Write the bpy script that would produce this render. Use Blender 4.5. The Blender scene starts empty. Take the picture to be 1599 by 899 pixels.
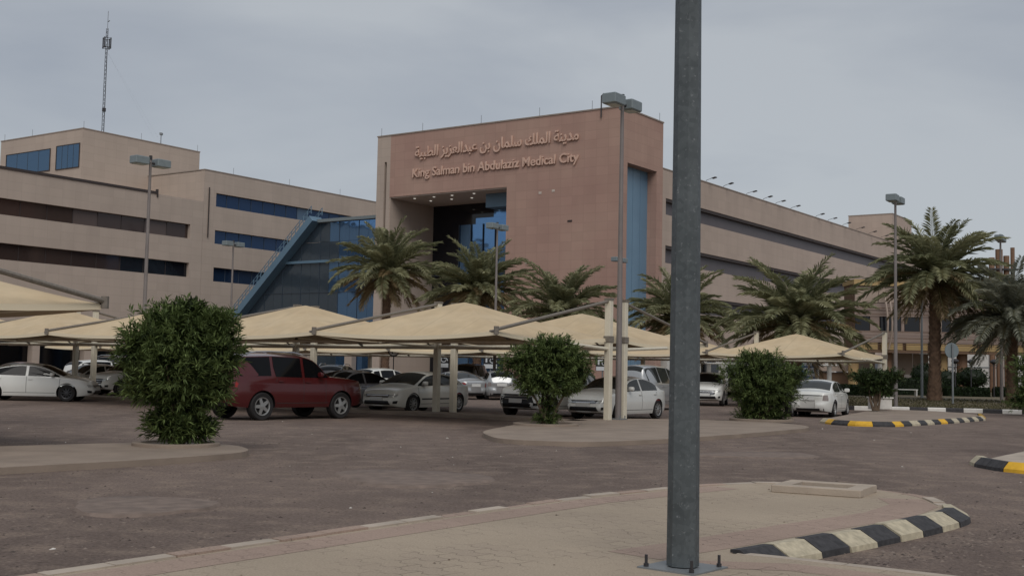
import bpy, bmesh, math, random
import numpy as np
from mathutils import Vector, Matrix

SC = bpy.context.scene
COL = SC.collection
R = math.radians
rnd = random.Random(7)

# ------------------------------------------------------------------ camera
EYE = 1.6
F_PX = 1850.0
cam_d = bpy.data.cameras.new('camera')
cam = bpy.data.objects.new('camera', cam_d)
COL.objects.link(cam)
cam_d.sensor_width = 36.0
cam_d.lens = 36.0 * F_PX / 1599.0
cam_d.clip_end = 5000
cam_d.clip_start = 0.1
_pitch, _roll = math.atan(127 / F_PX), 0.0203
_f = Vector((0, math.cos(_pitch), math.sin(_pitch)))
_r0 = Vector((1, 0, 0)); _u0 = _r0.cross(_f)
_c, _s = math.cos(_roll), math.sin(_roll)
_rt = _c * _r0 + _s * _u0
_up = _c * _u0 - _s * _r0
cam.matrix_world = Matrix(((_rt.x, _up.x, -_f.x, 0), (_rt.y, _up.y, -_f.y, 0), (_rt.z, _up.z, -_f.z, EYE), (0, 0, 0, 1)))
SC.camera = cam

# ------------------------------------------------------------------ sky, sun, exposure
SUN_EL, SUN_AZ = R(47), R(172)
w = bpy.data.worlds.new('World'); SC.world = w; w.use_nodes = True
nt = w.node_tree; nt.nodes.clear()
def N(t, ty, **kw):
    n = t.nodes.new(ty)
    for k, v in kw.items(): setattr(n, k, v)
    return n
out = N(nt, 'ShaderNodeOutputWorld'); bg = N(nt, 'ShaderNodeBackground')
sky = N(nt, 'ShaderNodeTexSky', sky_type='NISHITA', sun_disc=False, sun_elevation=SUN_EL, sun_rotation=SUN_AZ)
tc = N(nt, 'ShaderNodeTexCoord'); mp = N(nt, 'ShaderNodeMapping')
mp.inputs['Scale'].default_value = (1.2, 1.2, 4.2); mp.inputs['Rotation'].default_value = (0.1, 0.16, 0.5)
nz = N(nt, 'ShaderNodeTexNoise'); nz.inputs['Scale'].default_value = 1.35; nz.inputs['Detail'].default_value = 6; nz.inputs['Roughness'].default_value = 0.5
nz.inputs['Distortion'].default_value = 0.4
cr = N(nt, 'ShaderNodeValToRGB')
cr.color_ramp.elements[0].position = 0.38; cr.color_ramp.elements[0].color = (3.15, 3.45, 3.98, 1)
cr.color_ramp.elements[1].position = 0.62; cr.color_ramp.elements[1].color = (4.7, 4.96, 5.24, 1)
mx = N(nt, 'ShaderNodeMix', data_type='RGBA'); mx.inputs['Factor'].default_value = 0.90
nt.links.new(tc.outputs['Generated'], mp.inputs['Vector']); nt.links.new(mp.outputs[0], nz.inputs['Vector'])
nt.links.new(nz.outputs['Fac'], cr.inputs[0]); nt.links.new(sky.outputs[0], mx.inputs['A']); nt.links.new(cr.outputs[0], mx.inputs['B'])
nt.links.new(mx.outputs['Result'], bg.inputs['Color']); bg.inputs['Strength'].default_value = 0.10
nt.links.new(bg.outputs[0], out.inputs['Surface'])
sd = bpy.data.lights.new('sun', 'SUN'); sd.energy = 1.45; sd.angle = R(40); sd.color = (1.0, 0.95, 0.9)
sun = bpy.data.objects.new('sun', sd); COL.objects.link(sun)
_sd = Vector((math.sin(SUN_AZ) * math.cos(SUN_EL), math.cos(SUN_AZ) * math.cos(SUN_EL), math.sin(SUN_EL)))
sun.rotation_euler = _sd.to_track_quat('Z', 'Y').to_euler(); sun.location = (0, 0, 60)
SC.view_settings.view_transform = 'Standard'; SC.view_settings.look = 'None'
SC.view_settings.gamma = 1.0; SC.view_settings.exposure = 0.0; SC.view_settings.use_curve_mapping = False
SC.cycles.max_bounces = 6; SC.cycles.transparent_max_bounces = 4

# ------------------------------------------------------------------ helpers
def lin(c):
    return tuple((v / 255 / 12.92) if v / 255 <= 0.04045 else ((v / 255 + 0.055) / 1.055) ** 2.4 for v in c)

def base_mat(name):
    m = bpy.data.materials.new(name); m.use_nodes = True
    t = m.node_tree; b = t.nodes['Principled BSDF']
    return m, t, b

def plain(name, col, rough=0.6, metal=0.0, var=0.0, vscale=3.0, bump=0.0, bscale=20.0, spec=0.5, coat=0.0, trans=0.0):
    m, t, b = base_mat(name)
    b.inputs['Base Color'].default_value = (*col, 1); b.inputs['Roughness'].default_value = rough
    b.inputs['Metallic'].default_value = metal; b.inputs['Specular IOR Level'].default_value = spec
    b.inputs['Coat Weight'].default_value = coat
    if var or bump:
        tc = N(t, 'ShaderNodeTexCoord')
    if var:
        n = N(t, 'ShaderNodeTexNoise'); n.inputs['Scale'].default_value = vscale; n.inputs['Detail'].default_value = 6
        r = N(t, 'ShaderNodeMapRange'); r.inputs['To Min'].default_value = 1 - var; r.inputs['To Max'].default_value = 1 + var
        r.inputs['From Min'].default_value = .3; r.inputs['From Max'].default_value = .7
        mm = N(t, 'ShaderNodeVectorMath', operation='SCALE'); mm.inputs[0].default_value = col
        t.links.new(tc.outputs['Object'], n.inputs['Vector']); t.links.new(n.outputs['Fac'], r.inputs['Value'])
        t.links.new(r.outputs[0], mm.inputs['Scale']); t.links.new(mm.outputs[0], b.inputs['Base Color'])
    if bump:
        n2 = N(t, 'ShaderNodeTexNoise'); n2.inputs['Scale'].default_value = bscale; n2.inputs['Detail'].default_value = 4
        bp = N(t, 'ShaderNodeBump'); bp.inputs['Strength'].default_value = bump; bp.inputs['Distance'].default_value = 0.02
        t.links.new(tc.outputs['Object'], n2.inputs['Vector']); t.links.new(n2.outputs['Fac'], bp.inputs['Height'])
        t.links.new(bp.outputs[0], b.inputs['Normal'])
    return m

def stone(name, col, tw=1.2, th=0.6, joint=0.80, tvar=0.05, big=0.10, tint=None, streak=0.06):
    """stone cladding: faint tile joints, tile-to-tile variation, broad patches and rain streaks"""
    m, t, b = base_mat(name)
    L = t.links.new
    tc = N(t, 'ShaderNodeTexCoord'); sp = N(t, 'ShaderNodeSeparateXYZ'); L(tc.outputs['Object'], sp.inputs[0])
    ad = N(t, 'ShaderNodeMath', operation='ADD'); L(sp.outputs['X'], ad.inputs[0]); L(sp.outputs['Y'], ad.inputs[1])
    cb = N(t, 'ShaderNodeCombineXYZ'); L(ad.outputs[0], cb.inputs['X']); L(sp.outputs['Z'], cb.inputs['Y'])
    br = N(t, 'ShaderNodeTexBrick'); br.offset = 0.0
    br.inputs['Scale'].default_value = 1.0; br.inputs['Brick Width'].default_value = tw; br.inputs['Row Height'].default_value = th
    br.inputs['Mortar Size'].default_value = 0.018; br.inputs['Mortar Smooth'].default_value = 0.3; br.inputs['Bias'].default_value = 0
    br.inputs['Color1'].default_value = (1 - tvar,) * 3 + (1,); br.inputs['Color2'].default_value = (1 + tvar,) * 3 + (1,)
    br.inputs['Mortar'].default_value = (joint,) * 3 + (1,)
    L(cb.outputs[0], br.inputs['Vector'])
    n1 = N(t, 'ShaderNodeTexNoise'); n1.inputs['Scale'].default_value = 0.16; n1.inputs['Detail'].default_value = 5
    L(tc.outputs['Object'], n1.inputs['Vector'])
    mr = N(t, 'ShaderNodeMapRange'); mr.inputs['From Min'].default_value = .3; mr.inputs['From Max'].default_value = .7
    L(n1.outputs['Fac'], mr.inputs['Value'])
    mixc = N(t, 'ShaderNodeMix', data_type='RGBA')
    c2 = tint if tint else tuple(v * (1 + big) for v in col)
    mixc.inputs['A'].default_value = (*[v * (1 - big) for v in col], 1); mixc.inputs['B'].default_value = (*c2, 1)
    L(mr.outputs[0], mixc.inputs['Factor'])
    ms = N(t, 'ShaderNodeMapping'); ms.inputs['Scale'].default_value = (.9, 0.06, 1)
    L(cb.outputs[0], ms.inputs['Vector'])
    n2 = N(t, 'ShaderNodeTexNoise'); n2.inputs['Scale'].default_value = 1.0; n2.inputs['Detail'].default_value = 3
    L(ms.outputs[0], n2.inputs['Vector'])
    mr2 = N(t, 'ShaderNodeMapRange'); mr2.inputs['From Min'].default_value = .3; mr2.inputs['From Max'].default_value = .7
    mr2.inputs['To Min'].default_value = 1 - streak; mr2.inputs['To Max'].default_value = 1 + streak
    L(n2.outputs['Fac'], mr2.inputs['Value'])
    mu = N(t, 'ShaderNodeVectorMath', operation='MULTIPLY'); L(mixc.outputs['Result'], mu.inputs[0]); L(br.outputs['Color'], mu.inputs[1])
    mu2 = N(t, 'ShaderNodeVectorMath', operation='SCALE'); L(mu.outputs[0], mu2.inputs[0]); L(mr2.outputs[0], mu2.inputs['Scale'])
    L(mu2.outputs[0], b.inputs['Base Color'])
    b.inputs['Roughness'].default_value = 0.8; b.inputs['Specular IOR Level'].default_value = 0.3
    return m

def glass_mat(name, col, rough=0.06, metal=0.5, wav=0.0, wscale=0.6, spec=0.5):
    m, t, b = base_mat(name)
    b.inputs['Base Color'].default_value = (*col, 1); b.inputs['Roughness'].default_value = rough; b.inputs['Metallic'].default_value = metal
    b.inputs['Specular IOR Level'].default_value = spec
    if wav:
        tc = N(t, 'ShaderNodeTexCoord'); n = N(t, 'ShaderNodeTexNoise'); n.inputs['Scale'].default_value = wscale; n.inputs['Detail'].default_value = 2
        bp = N(t, 'ShaderNodeBump'); bp.inputs['Strength'].default_value = wav; bp.inputs['Distance'].default_value = 0.3
        t.links.new(tc.outputs['Object'], n.inputs['Vector']); t.links.new(n.outputs['Fac'], bp.inputs['Height']); t.links.new(bp.outputs[0], b.inputs['Normal'])
    return m

def leaf_mat(name, dark, light, rough=0.5, trans=0.15):
    m, t, b = base_mat(name)
    a = N(t, 'ShaderNodeAttribute'); a.attribute_name = 'tint'
    mx = N(t, 'ShaderNodeMix', data_type='RGBA'); mx.inputs['A'].default_value = (*dark, 1); mx.inputs['B'].default_value = (*light, 1)
    t.links.new(a.outputs['Fac'], mx.inputs['Factor']); t.links.new(mx.outputs['Result'], b.inputs['Base Color'])
    b.inputs['Roughness'].default_value = rough; b.inputs['Specular IOR Level'].default_value = 0.3
    if trans:
        tr = N(t, 'ShaderNodeBsdfTranslucent'); ms = N(t, 'ShaderNodeMixShader'); ms.inputs[0].default_value = trans
        t.links.new(mx.outputs['Result'], tr.inputs['Color']); t.links.new(b.outputs[0], ms.inputs[1]); t.links.new(tr.outputs[0], ms.inputs[2])
        t.links.new(ms.outputs[0], t.nodes['Material Output'].inputs['Surface'])
    return m

class MB:
    """collects shapes into ONE mesh"""
    def __init__(s): s.v = []; s.f = []; s.m = []
    def add(s, vs, fs, mi=0):
        o = len(s.v); s.v += [tuple(v) for v in vs]
        for f in fs: s.f.append(tuple(i + o for i in f)); s.m.append(mi)
    def box(s, x0, x1, y0, y1, z0, z1, mi=0, bev=0.0):
        if bev > 0:
            b = bev
            pts = [(x0 + b, y0), (x1 - b, y0), (x1, y0 + b), (x1, y1 - b), (x1 - b, y1), (x0 + b, y1), (x0, y1 - b), (x0, y0 + b)]
            cx, cy = (x0 + x1) / 2, (y0 + y1) / 2
            kx = 1 - 2 * b / max(x1 - x0, 1e-6) * .9; ky = 1 - 2 * b / max(y1 - y0, 1e-6) * .9
            ins = [(cx + (p[0] - cx) * kx, cy + (p[1] - cy) * ky) for p in pts]
            vs = [(p[0], p[1], z0) for p in ins] + [(p[0], p[1], z0 + b) for p in pts] + [(p[0], p[1], z1 - b) for p in pts] + [(p[0], p[1], z1) for p in ins]
            fs = [tuple(range(7, -1, -1)), tuple(range(24, 32))]
            for r in range(3):
                for i in range(8): j = (i + 1) % 8; fs.append((r * 8 + i, r * 8 + j, r * 8 + 8 + j, r * 8 + 8 + i))
            s.add(vs, fs, mi); return s
        s.add([(x0, y0, z0), (x1, y0, z0), (x1, y1, z0), (x0, y1, z0), (x0, y0, z1), (x1, y0, z1), (x1, y1, z1), (x0, y1, z1)],
              [(0, 3, 2, 1), (4, 5, 6, 7), (0, 1, 5, 4), (1, 2, 6, 5), (2, 3, 7, 6), (3, 0, 4, 7)], mi)
        return s
    def obox(s, c, ax, ay, az, mi=0):
        c, ax, ay, az = Vector(c), Vector(ax), Vector(ay), Vector(az)
        vs = [c + ax * i + ay * j + az * k for k in (-1, 1) for (i, j) in ((-1, -1), (1, -1), (1, 1), (-1, 1))]
        s.add(vs, [(0, 3, 2, 1), (4, 5, 6, 7), (0, 1, 5, 4), (1, 2, 6, 5), (2, 3, 7, 6), (3, 0, 4, 7)], mi); return s
    def prism(s, poly, z0, z1, mi=0, mtop=None):
        n = len(poly)
        s.add([(p[0], p[1], z0) for p in poly] + [(p[0], p[1], z1) for p in poly],
              [tuple(range(n - 1, -1, -1))] + [(i, (i + 1) % n, n + (i + 1) % n, n + i) for i in range(n)], mi)
        s.add([(p[0], p[1], z1) for p in poly], [tuple(range(n))], mi if mtop is None else mtop); return s
    def tube(s, pts, rads, n=10, mi=0, caps=True, ph=0.0):
        pts = [Vector(p) for p in pts]
        if not hasattr(rads, '__len__'): rads = [rads] * len(pts)
        vs = []; up = None
        for i, p in enumerate(pts):
            d = (pts[min(i + 1, len(pts) - 1)] - pts[max(i - 1, 0)]).normalized()
            if up is None:
                up = Vector((0, 0, 1)) if abs(d.z) < 0.9 else Vector((0, 1, 0))
            a = d.cross(up).normalized(); b_ = a.cross(d).normalized(); up = b_
            for k in range(n):
                t = 2 * math.pi * k / n + ph
                vs.append(p + (a * math.cos(t) + b_ * math.sin(t)) * rads[i])
        fs = []
        for i in range(len(pts) - 1):
            for k in range(n):
                k2 = (k + 1) % n; fs.append((i * n + k, i * n + k2, (i + 1) * n + k2, (i + 1) * n + k))
        if caps:
            fs.append(tuple(range(n))); fs.append(tuple(range((len(pts) - 1) * n + n - 1, (len(pts) - 1) * n - 1, -1)))
        s.add(vs, fs, mi); return s
    def lathe(s, prof, c=(0, 0, 0), axis='Z', n=24, mi=0):
        """prof: (radius, height) list"""
        vs = []
        for (r, h) in prof:
            for k in range(n):
                t = 2 * math.pi * k / n
                if axis == 'Z': vs.append((c[0] + r * math.cos(t), c[1] + r * math.sin(t), c[2] + h))
                else: vs.append((c[0] + r * math.cos(t), c[1] + h, c[2] + r * math.sin(t)))
        fs = []
        for i in range(len(prof) - 1):
            for k in range(n):
                k2 = (k + 1) % n; fs.append((i * n + k, i * n + k2, (i + 1) * n + k2, (i + 1) * n + k))
        s.add(vs, fs, mi); return s
    def grid(s, P, mi=0, close=False):
        nr, nc = len(P), len(P[0])
        vs = [p for r in P for p in r]; fs = []
        for i in range(nr - 1):
            for j in range(nc - 1): fs.append((i * nc + j, i * nc + j + 1, (i + 1) * nc + j + 1, (i + 1) * nc + j))
        s.add(vs, fs, mi); return s
    def build(s, name, mats, parent=None, smooth=False, angle=35, fix=True, off=None):
        me = bpy.data.meshes.new(name)
        vs = s.v
        if off is not None: vs = [(v[0] - off[0], v[1] - off[1], v[2] - off[2]) for v in vs]
        me.from_pydata(vs, [], s.f)
        if not isinstance(mats, (list, tuple)): mats = [mats]
        for m in mats: me.materials.append(m)
        me.polygons.foreach_set('material_index', s.m)
        if fix:
            bm = bmesh.new(); bm.from_mesh(me); bmesh.ops.recalc_face_normals(bm, faces=bm.faces); bm.to_mesh(me); bm.free()
        if smooth:
            me.polygons.foreach_set('use_smooth', [True] * len(me.polygons)); me.set_sharp_from_angle(angle=R(angle))
        me.update()
        o = bpy.data.objects.new(name, me); COL.objects.link(o)
        if parent is not None: o.parent = parent
        return o

def tag(o, label, cat, group=None, kind=None):
    if label: o['label'] = label
    if cat: o['category'] = cat
    if group: o['group'] = group
    if kind: o['kind'] = kind
    return o

def thing(name, label, cat, loc=(0, 0, 0), rz=0.0, group=None):
    o = bpy.data.objects.new(name, None); COL.objects.link(o)
    o.location = loc; o.rotation_euler = (0, 0, rz); o.empty_display_size = 0.3
    return tag(o, label, cat, group)

def copy_tree(o, parent=None):
    c = o.copy(); COL.objects.link(c)
    if parent is not None: c.parent = parent
    for ch in list(o.children): copy_tree(ch, c)
    return c

def structure(o): o['kind'] = 'structure'; return o

def fast_mesh(name, V, Fa, mats, tint=None, parent=None):
    """V (n,3) float array, Fa (m,3) int triangles"""
    me = bpy.data.meshes.new(name)
    me.vertices.add(len(V)); me.vertices.foreach_set('co', np.asarray(V, dtype=np.float32).ravel())
    m = len(Fa)
    me.loops.add(m * 3); me.loops.foreach_set('vertex_index', np.asarray(Fa, dtype=np.int32).ravel())
    me.polygons.add(m); me.polygons.foreach_set('loop_start', np.arange(0, m * 3, 3, dtype=np.int32))
    me.update(calc_edges=True)
    for mt in (mats if isinstance(mats, (list, tuple)) else [mats]): me.materials.append(mt)
    if tint is not None:
        a = me.attributes.new('tint', 'FLOAT', 'FACE'); a.data.foreach_set('value', np.asarray(tint, dtype=np.float32))
    o = bpy.data.objects.new(name, me); COL.objects.link(o)
    if parent is not None: o.parent = parent
    return o

def leaves(P, D, L, Wd, rng, fold=0.35, droop=0.15):
    """lance leaves: base points P, directions D, lengths L, widths Wd -> verts, tris"""
    n = len(P); D = D / np.linalg.norm(D, axis=1, keepdims=True)
    up = np.tile(np.array([0, 0, 1.0]), (n, 1)) + rng.normal(0, .35, (n, 3))
    S = np.cross(D, up); S /= np.linalg.norm(S, axis=1, keepdims=True) + 1e-9
    Nn = np.cross(S, D)
    L = L[:, None]; Wd = Wd[:, None]
    mid = P + D * L * .45
    a = mid + S * Wd * .5 + Nn * Wd * fold * .5; b = mid - S * Wd * .5 + Nn * Wd * fold * .5
    tip = P + D * L; tip[:, 2] -= (L * droop)[:, 0]
    V = np.stack([P, a, tip, b], 1).reshape(-1, 3)
    i = np.arange(n)[:, None] * 4
    Fa = np.concatenate([i + np.array([[0, 1, 2]]), i + np.array([[0, 2, 3]])], 1).reshape(-1, 3)
    return V, Fa

# grid direction shared by the car park and the hospital
A0 = R(-34.9)
EX = Vector((math.cos(A0), math.sin(A0), 0)); EY = Vector((-math.sin(A0), math.cos(A0), 0))
def loc2(o, a, b, z=0.0):
    return Vector((o[0], o[1], 0)) + EX * a + EY * b + Vector((0, 0, z))

# ------------------------------------------------------------------ materials
M = {}
M['pink'] = stone('pink_stone', lin((169, 136, 124)), 1.2, 0.8, .85, .04, .05, tint=lin((178, 149, 134)), streak=.03)
M['beige'] = stone('beige_stone', lin((181, 166, 153)), 1.5, 0.85, .87, .03, .05, streak=.035)
M['beige_r'] = stone('beige_stone_right', lin((181, 164, 151)), 1.5, 0.85, .9, .03, .05, streak=.04)
M['coping'] = plain('coping', lin((150, 138, 128)), .8, var=.1)
M['dark_coping'] = plain('dark_coping', lin((62, 54, 52)), .7)
M['glass_brown'] = glass_mat('glass_brown', lin((74, 62, 58)), .08, .35, .03)
M['glass_brown2'] = glass_mat('glass_brown_blind', lin((92, 80, 76)), .3, .1)
M['glass_navy'] = glass_mat('glass_navy', lin((44, 66, 96)), .06, .55, .04)
M['glass_navy2'] = glass_mat('glass_navy_blind', lin((84, 106, 128)), .25, .2)
M['glass_grey'] = plain('glass_grey', lin((92, 87, 90)), .45, spec=.25, var=.06, vscale=.4)
M['glass_blue_reflection'] = glass_mat('glass_blue_reflection', lin((108, 148, 192)), .06, .85, .10, .5)
M['glass_steel'] = glass_mat('glass_steel', lin((88, 116, 142)), .08, .75, .05, .5)
M['glass_dark_reflection'] = glass_mat('glass_dark_reflection', lin((86, 100, 112)), .10, .6, .12, .45)
M['glass_black'] = glass_mat('glass_black', lin((26, 28, 34)), .06, .0)
M['steel_blue'] = plain('steel_blue', lin((98, 126, 146)), .45, var=.06, vscale=.5)
M['panel_blue'] = plain('panel_blue', lin((104, 136, 160)), .35, var=.05, vscale=.5, spec=.6)
M['mullion'] = plain('mullion', lin((60, 72, 84)), .5)
M['soffit'] = plain('soffit', lin((196, 184, 172)), .8)
M['letters'] = plain('letters', lin((208, 174, 155)), .45, spec=.5)
M['galv'] = None
M['cream_metal'] = plain('cream_metal', lin((214, 206, 186)), .5, var=.06, vscale=6)
M['white_metal'] = plain('white_metal', lin((206, 204, 198)), .5, var=.05, vscale=5)
M['grey_metal'] = plain('grey_metal', lin((128, 132, 134)), .5, metal=.3, var=.12, vscale=2)
M['pole_brown'] = plain('pole_brown', lin((128, 121, 118)), .55, metal=.2, var=.15, vscale=1.2)
M['dark_metal'] = plain('dark_metal', lin((52, 50, 52)), .5)
M['bracket'] = plain('bracket', lin((120, 112, 102)), .55, var=.2, vscale=20)
M['lens'] = plain('lens', lin((150, 158, 160)), .25)
M['lamp_grey'] = plain('lamp_grey', lin((120, 130, 133)), .5, var=.06, vscale=6)
M['concrete'] = plain('concrete', lin((172, 158, 142)), .9, var=.12, vscale=1.6, bump=.3, bscale=30)
M['kerbgrey'] = plain('kerb_grey', lin((174, 161, 146)), .9, var=.18, vscale=2.5, bump=.3)
M['island_top'] = plain('island_top', lin((144, 129, 115)), .92, var=.16, vscale=1.1, bump=.3, bscale=30)
M['black_paint'] = plain('black_paint', lin((54, 52, 53)), .7, var=.45, vscale=14, bump=.3)
M['cream_paint'] = plain('cream_paint', lin((184, 173, 148)), .75, var=.22, vscale=14, bump=.3)
M['white_paint'] = plain('white_paint', lin((214, 210, 202)), .7, var=.12, vscale=3)
M['yellow_paint'] = plain('yellow_paint', lin((222, 172, 44)), .65, var=.2, vscale=4)
M['bark'] = plain('bark', lin((104, 88, 72)), .9, var=.3, vscale=6, bump=.5)
M['bark2'] = plain('palm_bark', lin((122, 98, 80)), .95, var=.35, vscale=5, bump=.5)
M['leaf'] = leaf_mat('leaf', lin((40, 56, 28)), lin((136, 154, 92)), .65, .26)
M['leaf2'] = leaf_mat('leaf_far', lin((36, 48, 28)), lin((86, 104, 58)))
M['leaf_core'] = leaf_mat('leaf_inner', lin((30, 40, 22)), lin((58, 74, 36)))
M['frond'] = leaf_mat('frond', lin((108, 114, 82)), lin((188, 186, 148)), .6, .32)
M['frond_grey'] = leaf_mat('frond_grey', lin((112, 117, 100)), lin((184, 184, 166)), .6, .32)
M['frond_dry'] = leaf_mat('frond_dry', lin((120, 104, 76)), lin((184, 164, 126)), .7, .3)
M['hedge'] = leaf_mat('hedge', lin((22, 34, 20)), lin((62, 80, 46)))
M['soil'] = plain('soil', lin((92, 76, 64)), .95, var=.25, vscale=6, bump=.4)

def galvanised():
    m, t, b = base_mat('galvanised')
    L = t.links.new
    tc = N(t, 'ShaderNodeTexCoord')
    v = N(t, 'ShaderNodeTexVoronoi'); v.inputs['Scale'].default_value = 26; L(tc.outputs['Object'], v.inputs['Vector'])
    n = N(t, 'ShaderNodeTexNoise'); n.inputs['Scale'].default_value = 3.0; n.inputs['Detail'].default_value = 6; L(tc.outputs['Object'], n.inputs['Vector'])
    n3 = N(t, 'ShaderNodeTexNoise'); n3.inputs['Scale'].default_value = 34.0; n3.inputs['Detail'].default_value = 3; L(tc.outputs['Object'], n3.inputs['Vector'])
    r3 = N(t, 'ShaderNodeMapRange'); r3.inputs['From Min'].default_value = .62; r3.inputs['From Max'].default_value = .78; L(n3.outputs['Fac'], r3.inputs['Value'])
    sx = N(t, 'ShaderNodeSeparateColor'); L(v.outputs['Color'], sx.inputs[0])
    a = N(t, 'ShaderNodeMath', operation='MULTIPLY_ADD'); a.inputs[1].default_value = .35; L(sx.outputs[0], a.inputs[0]); L(n.outputs['Fac'], a.inputs[2])
    cr = N(t, 'ShaderNodeValToRGB'); cr.color_ramp.elements[0].position = .35; cr.color_ramp.elements[1].position = .95
    cr.color_ramp.elements[0].color = (*lin((72, 78, 80)), 1); cr.color_ramp.elements[1].color = (*lin((93, 99, 101)), 1)
    L(a.outputs[0], cr.inputs[0])
    mx = N(t, 'ShaderNodeMix', data_type='RGBA'); L(r3.outputs[0], mx.inputs['Factor']); L(cr.outputs[0], mx.inputs['A']); mx.inputs['B'].default_value = (*lin((128, 132, 134)), 1)
    L(mx.outputs['Result'], b.inputs['Base Color'])
    b.inputs['Metallic'].default_value = .25; b.inputs['Roughness'].default_value = .55
    return m
M['galv'] = galvanised()

def asphalt():
    m, t, b = base_mat('asphalt')
    L = t.links.new
    tc = N(t, 'ShaderNodeTexCoord')
    def noise(sc, det=5, rough=.55, vec=None):
        n = N(t, 'ShaderNodeTexNoise'); n.inputs['Scale'].default_value = sc; n.inputs['Detail'].default_value = det; n.inputs['Roughness'].default_value = rough
        L(vec if vec is not None else tc.outputs['Object'], n.inputs['Vector']); return n
    mp = N(t, 'ShaderNodeMapping'); mp.inputs['Rotation'].default_value = (0, 0, R(34.9) + R(-90) + R(90)); mp.inputs['Scale'].default_value = (.7, .16, 1)
    L(tc.outputs['Object'], mp.inputs['Vector'])
    big = noise(.12); streak = noise(.55, 6, .6, mp.outputs[0]); mid = noise(1.7, 8, .65); fine = noise(26, 5, .7); peb = noise(8, 5, .75)
    c1 = N(t, 'ShaderNodeValToRGB')
    c1.color_ramp.elements[0].position = .30; c1.color_ramp.elements[0].color = (*lin((102, 89, 82)), 1)
    c1.color_ramp.elements[1].position = .72; c1.color_ramp.elements[1].color = (*lin((136, 120, 110)), 1)
    L(streak.outputs['Fac'], c1.inputs[0])
    # dusty, sandier patches
    r1 = N(t, 'ShaderNodeMapRange'); r1.inputs['From Min'].default_value = .48; r1.inputs['From Max'].default_value = .68; r1.inputs['To Max'].default_value = .75
    L(mid.outputs['Fac'], r1.inputs['Value'])
    m1 = N(t, 'ShaderNodeMix', data_type='RGBA'); L(r1.outputs[0], m1.inputs['Factor']); L(c1.outputs[0], m1.inputs['A']); m1.inputs['B'].default_value = (*lin((150, 133, 119)), 1)
    # dark worn patches
    r2 = N(t, 'ShaderNodeMapRange'); r2.inputs['From Min'].default_value = .52; r2.inputs['From Max'].default_value = .66; r2.inputs['To Max'].default_value = .6
    L(big.outputs['Fac'], r2.inputs['Value'])
    m2 = N(t, 'ShaderNodeMix', data_type='RGBA'); L(r2.outputs[0], m2.inputs['Factor']); L(m1.outputs['Result'], m2.inputs['A']); m2.inputs['B'].default_value = (*lin((92, 80, 75)), 1)
    # aggregate speckle
    r3 = N(t, 'ShaderNodeMapRange'); r3.inputs['From Min'].default_value = .3; r3.inputs['From Max'].default_value = .7; r3.inputs['To Min'].default_value = .58; r3.inputs['To Max'].default_value = 1.42
    L(fine.outputs['Fac'], r3.inputs['Value'])
    r4 = N(t, 'ShaderNodeMapRange'); r4.inputs['From Min'].default_value = .33; r4.inputs['From Max'].default_value = .42; r4.inputs['To Min'].default_value = .62; r4.inputs['To Max'].default_value = 1
    L(peb.outputs['Fac'], r4.inputs['Value'])
    mu = N(t, 'ShaderNodeMath', operation='MULTIPLY'); L(r3.outputs[0], mu.inputs[0]); L(r4.outputs[0], mu.inputs[1])
    sc = N(t, 'ShaderNodeVectorMath', operation='SCALE'); L(m2.outputs['Result'], sc.inputs[0]); L(mu.outputs[0], sc.inputs['Scale'])
    L(sc.outputs[0], b.inputs['Base Color'])
    ad = N(t, 'ShaderNodeMath', operation='ADD'); L(fine.outputs['Fac'], ad.inputs[0]); L(peb.outputs['Fac'], ad.inputs[1])
    bp = N(t, 'ShaderNodeBump'); bp.inputs['Strength'].default_value = .9; bp.inputs['Distance'].default_value = .03
    L(ad.outputs[0], bp.inputs['Height']); L(bp.outputs[0], b.inputs['Normal'])
    b.inputs['Roughness'].default_value = .92; b.inputs['Specular IOR Level'].default_value = .2
    return m
M['asphalt'] = asphalt()
M['patch'] = plain('asphalt_patch', lin((122, 107, 97)), .92, var=.22, vscale=5, bump=.5, bscale=40)

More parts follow.
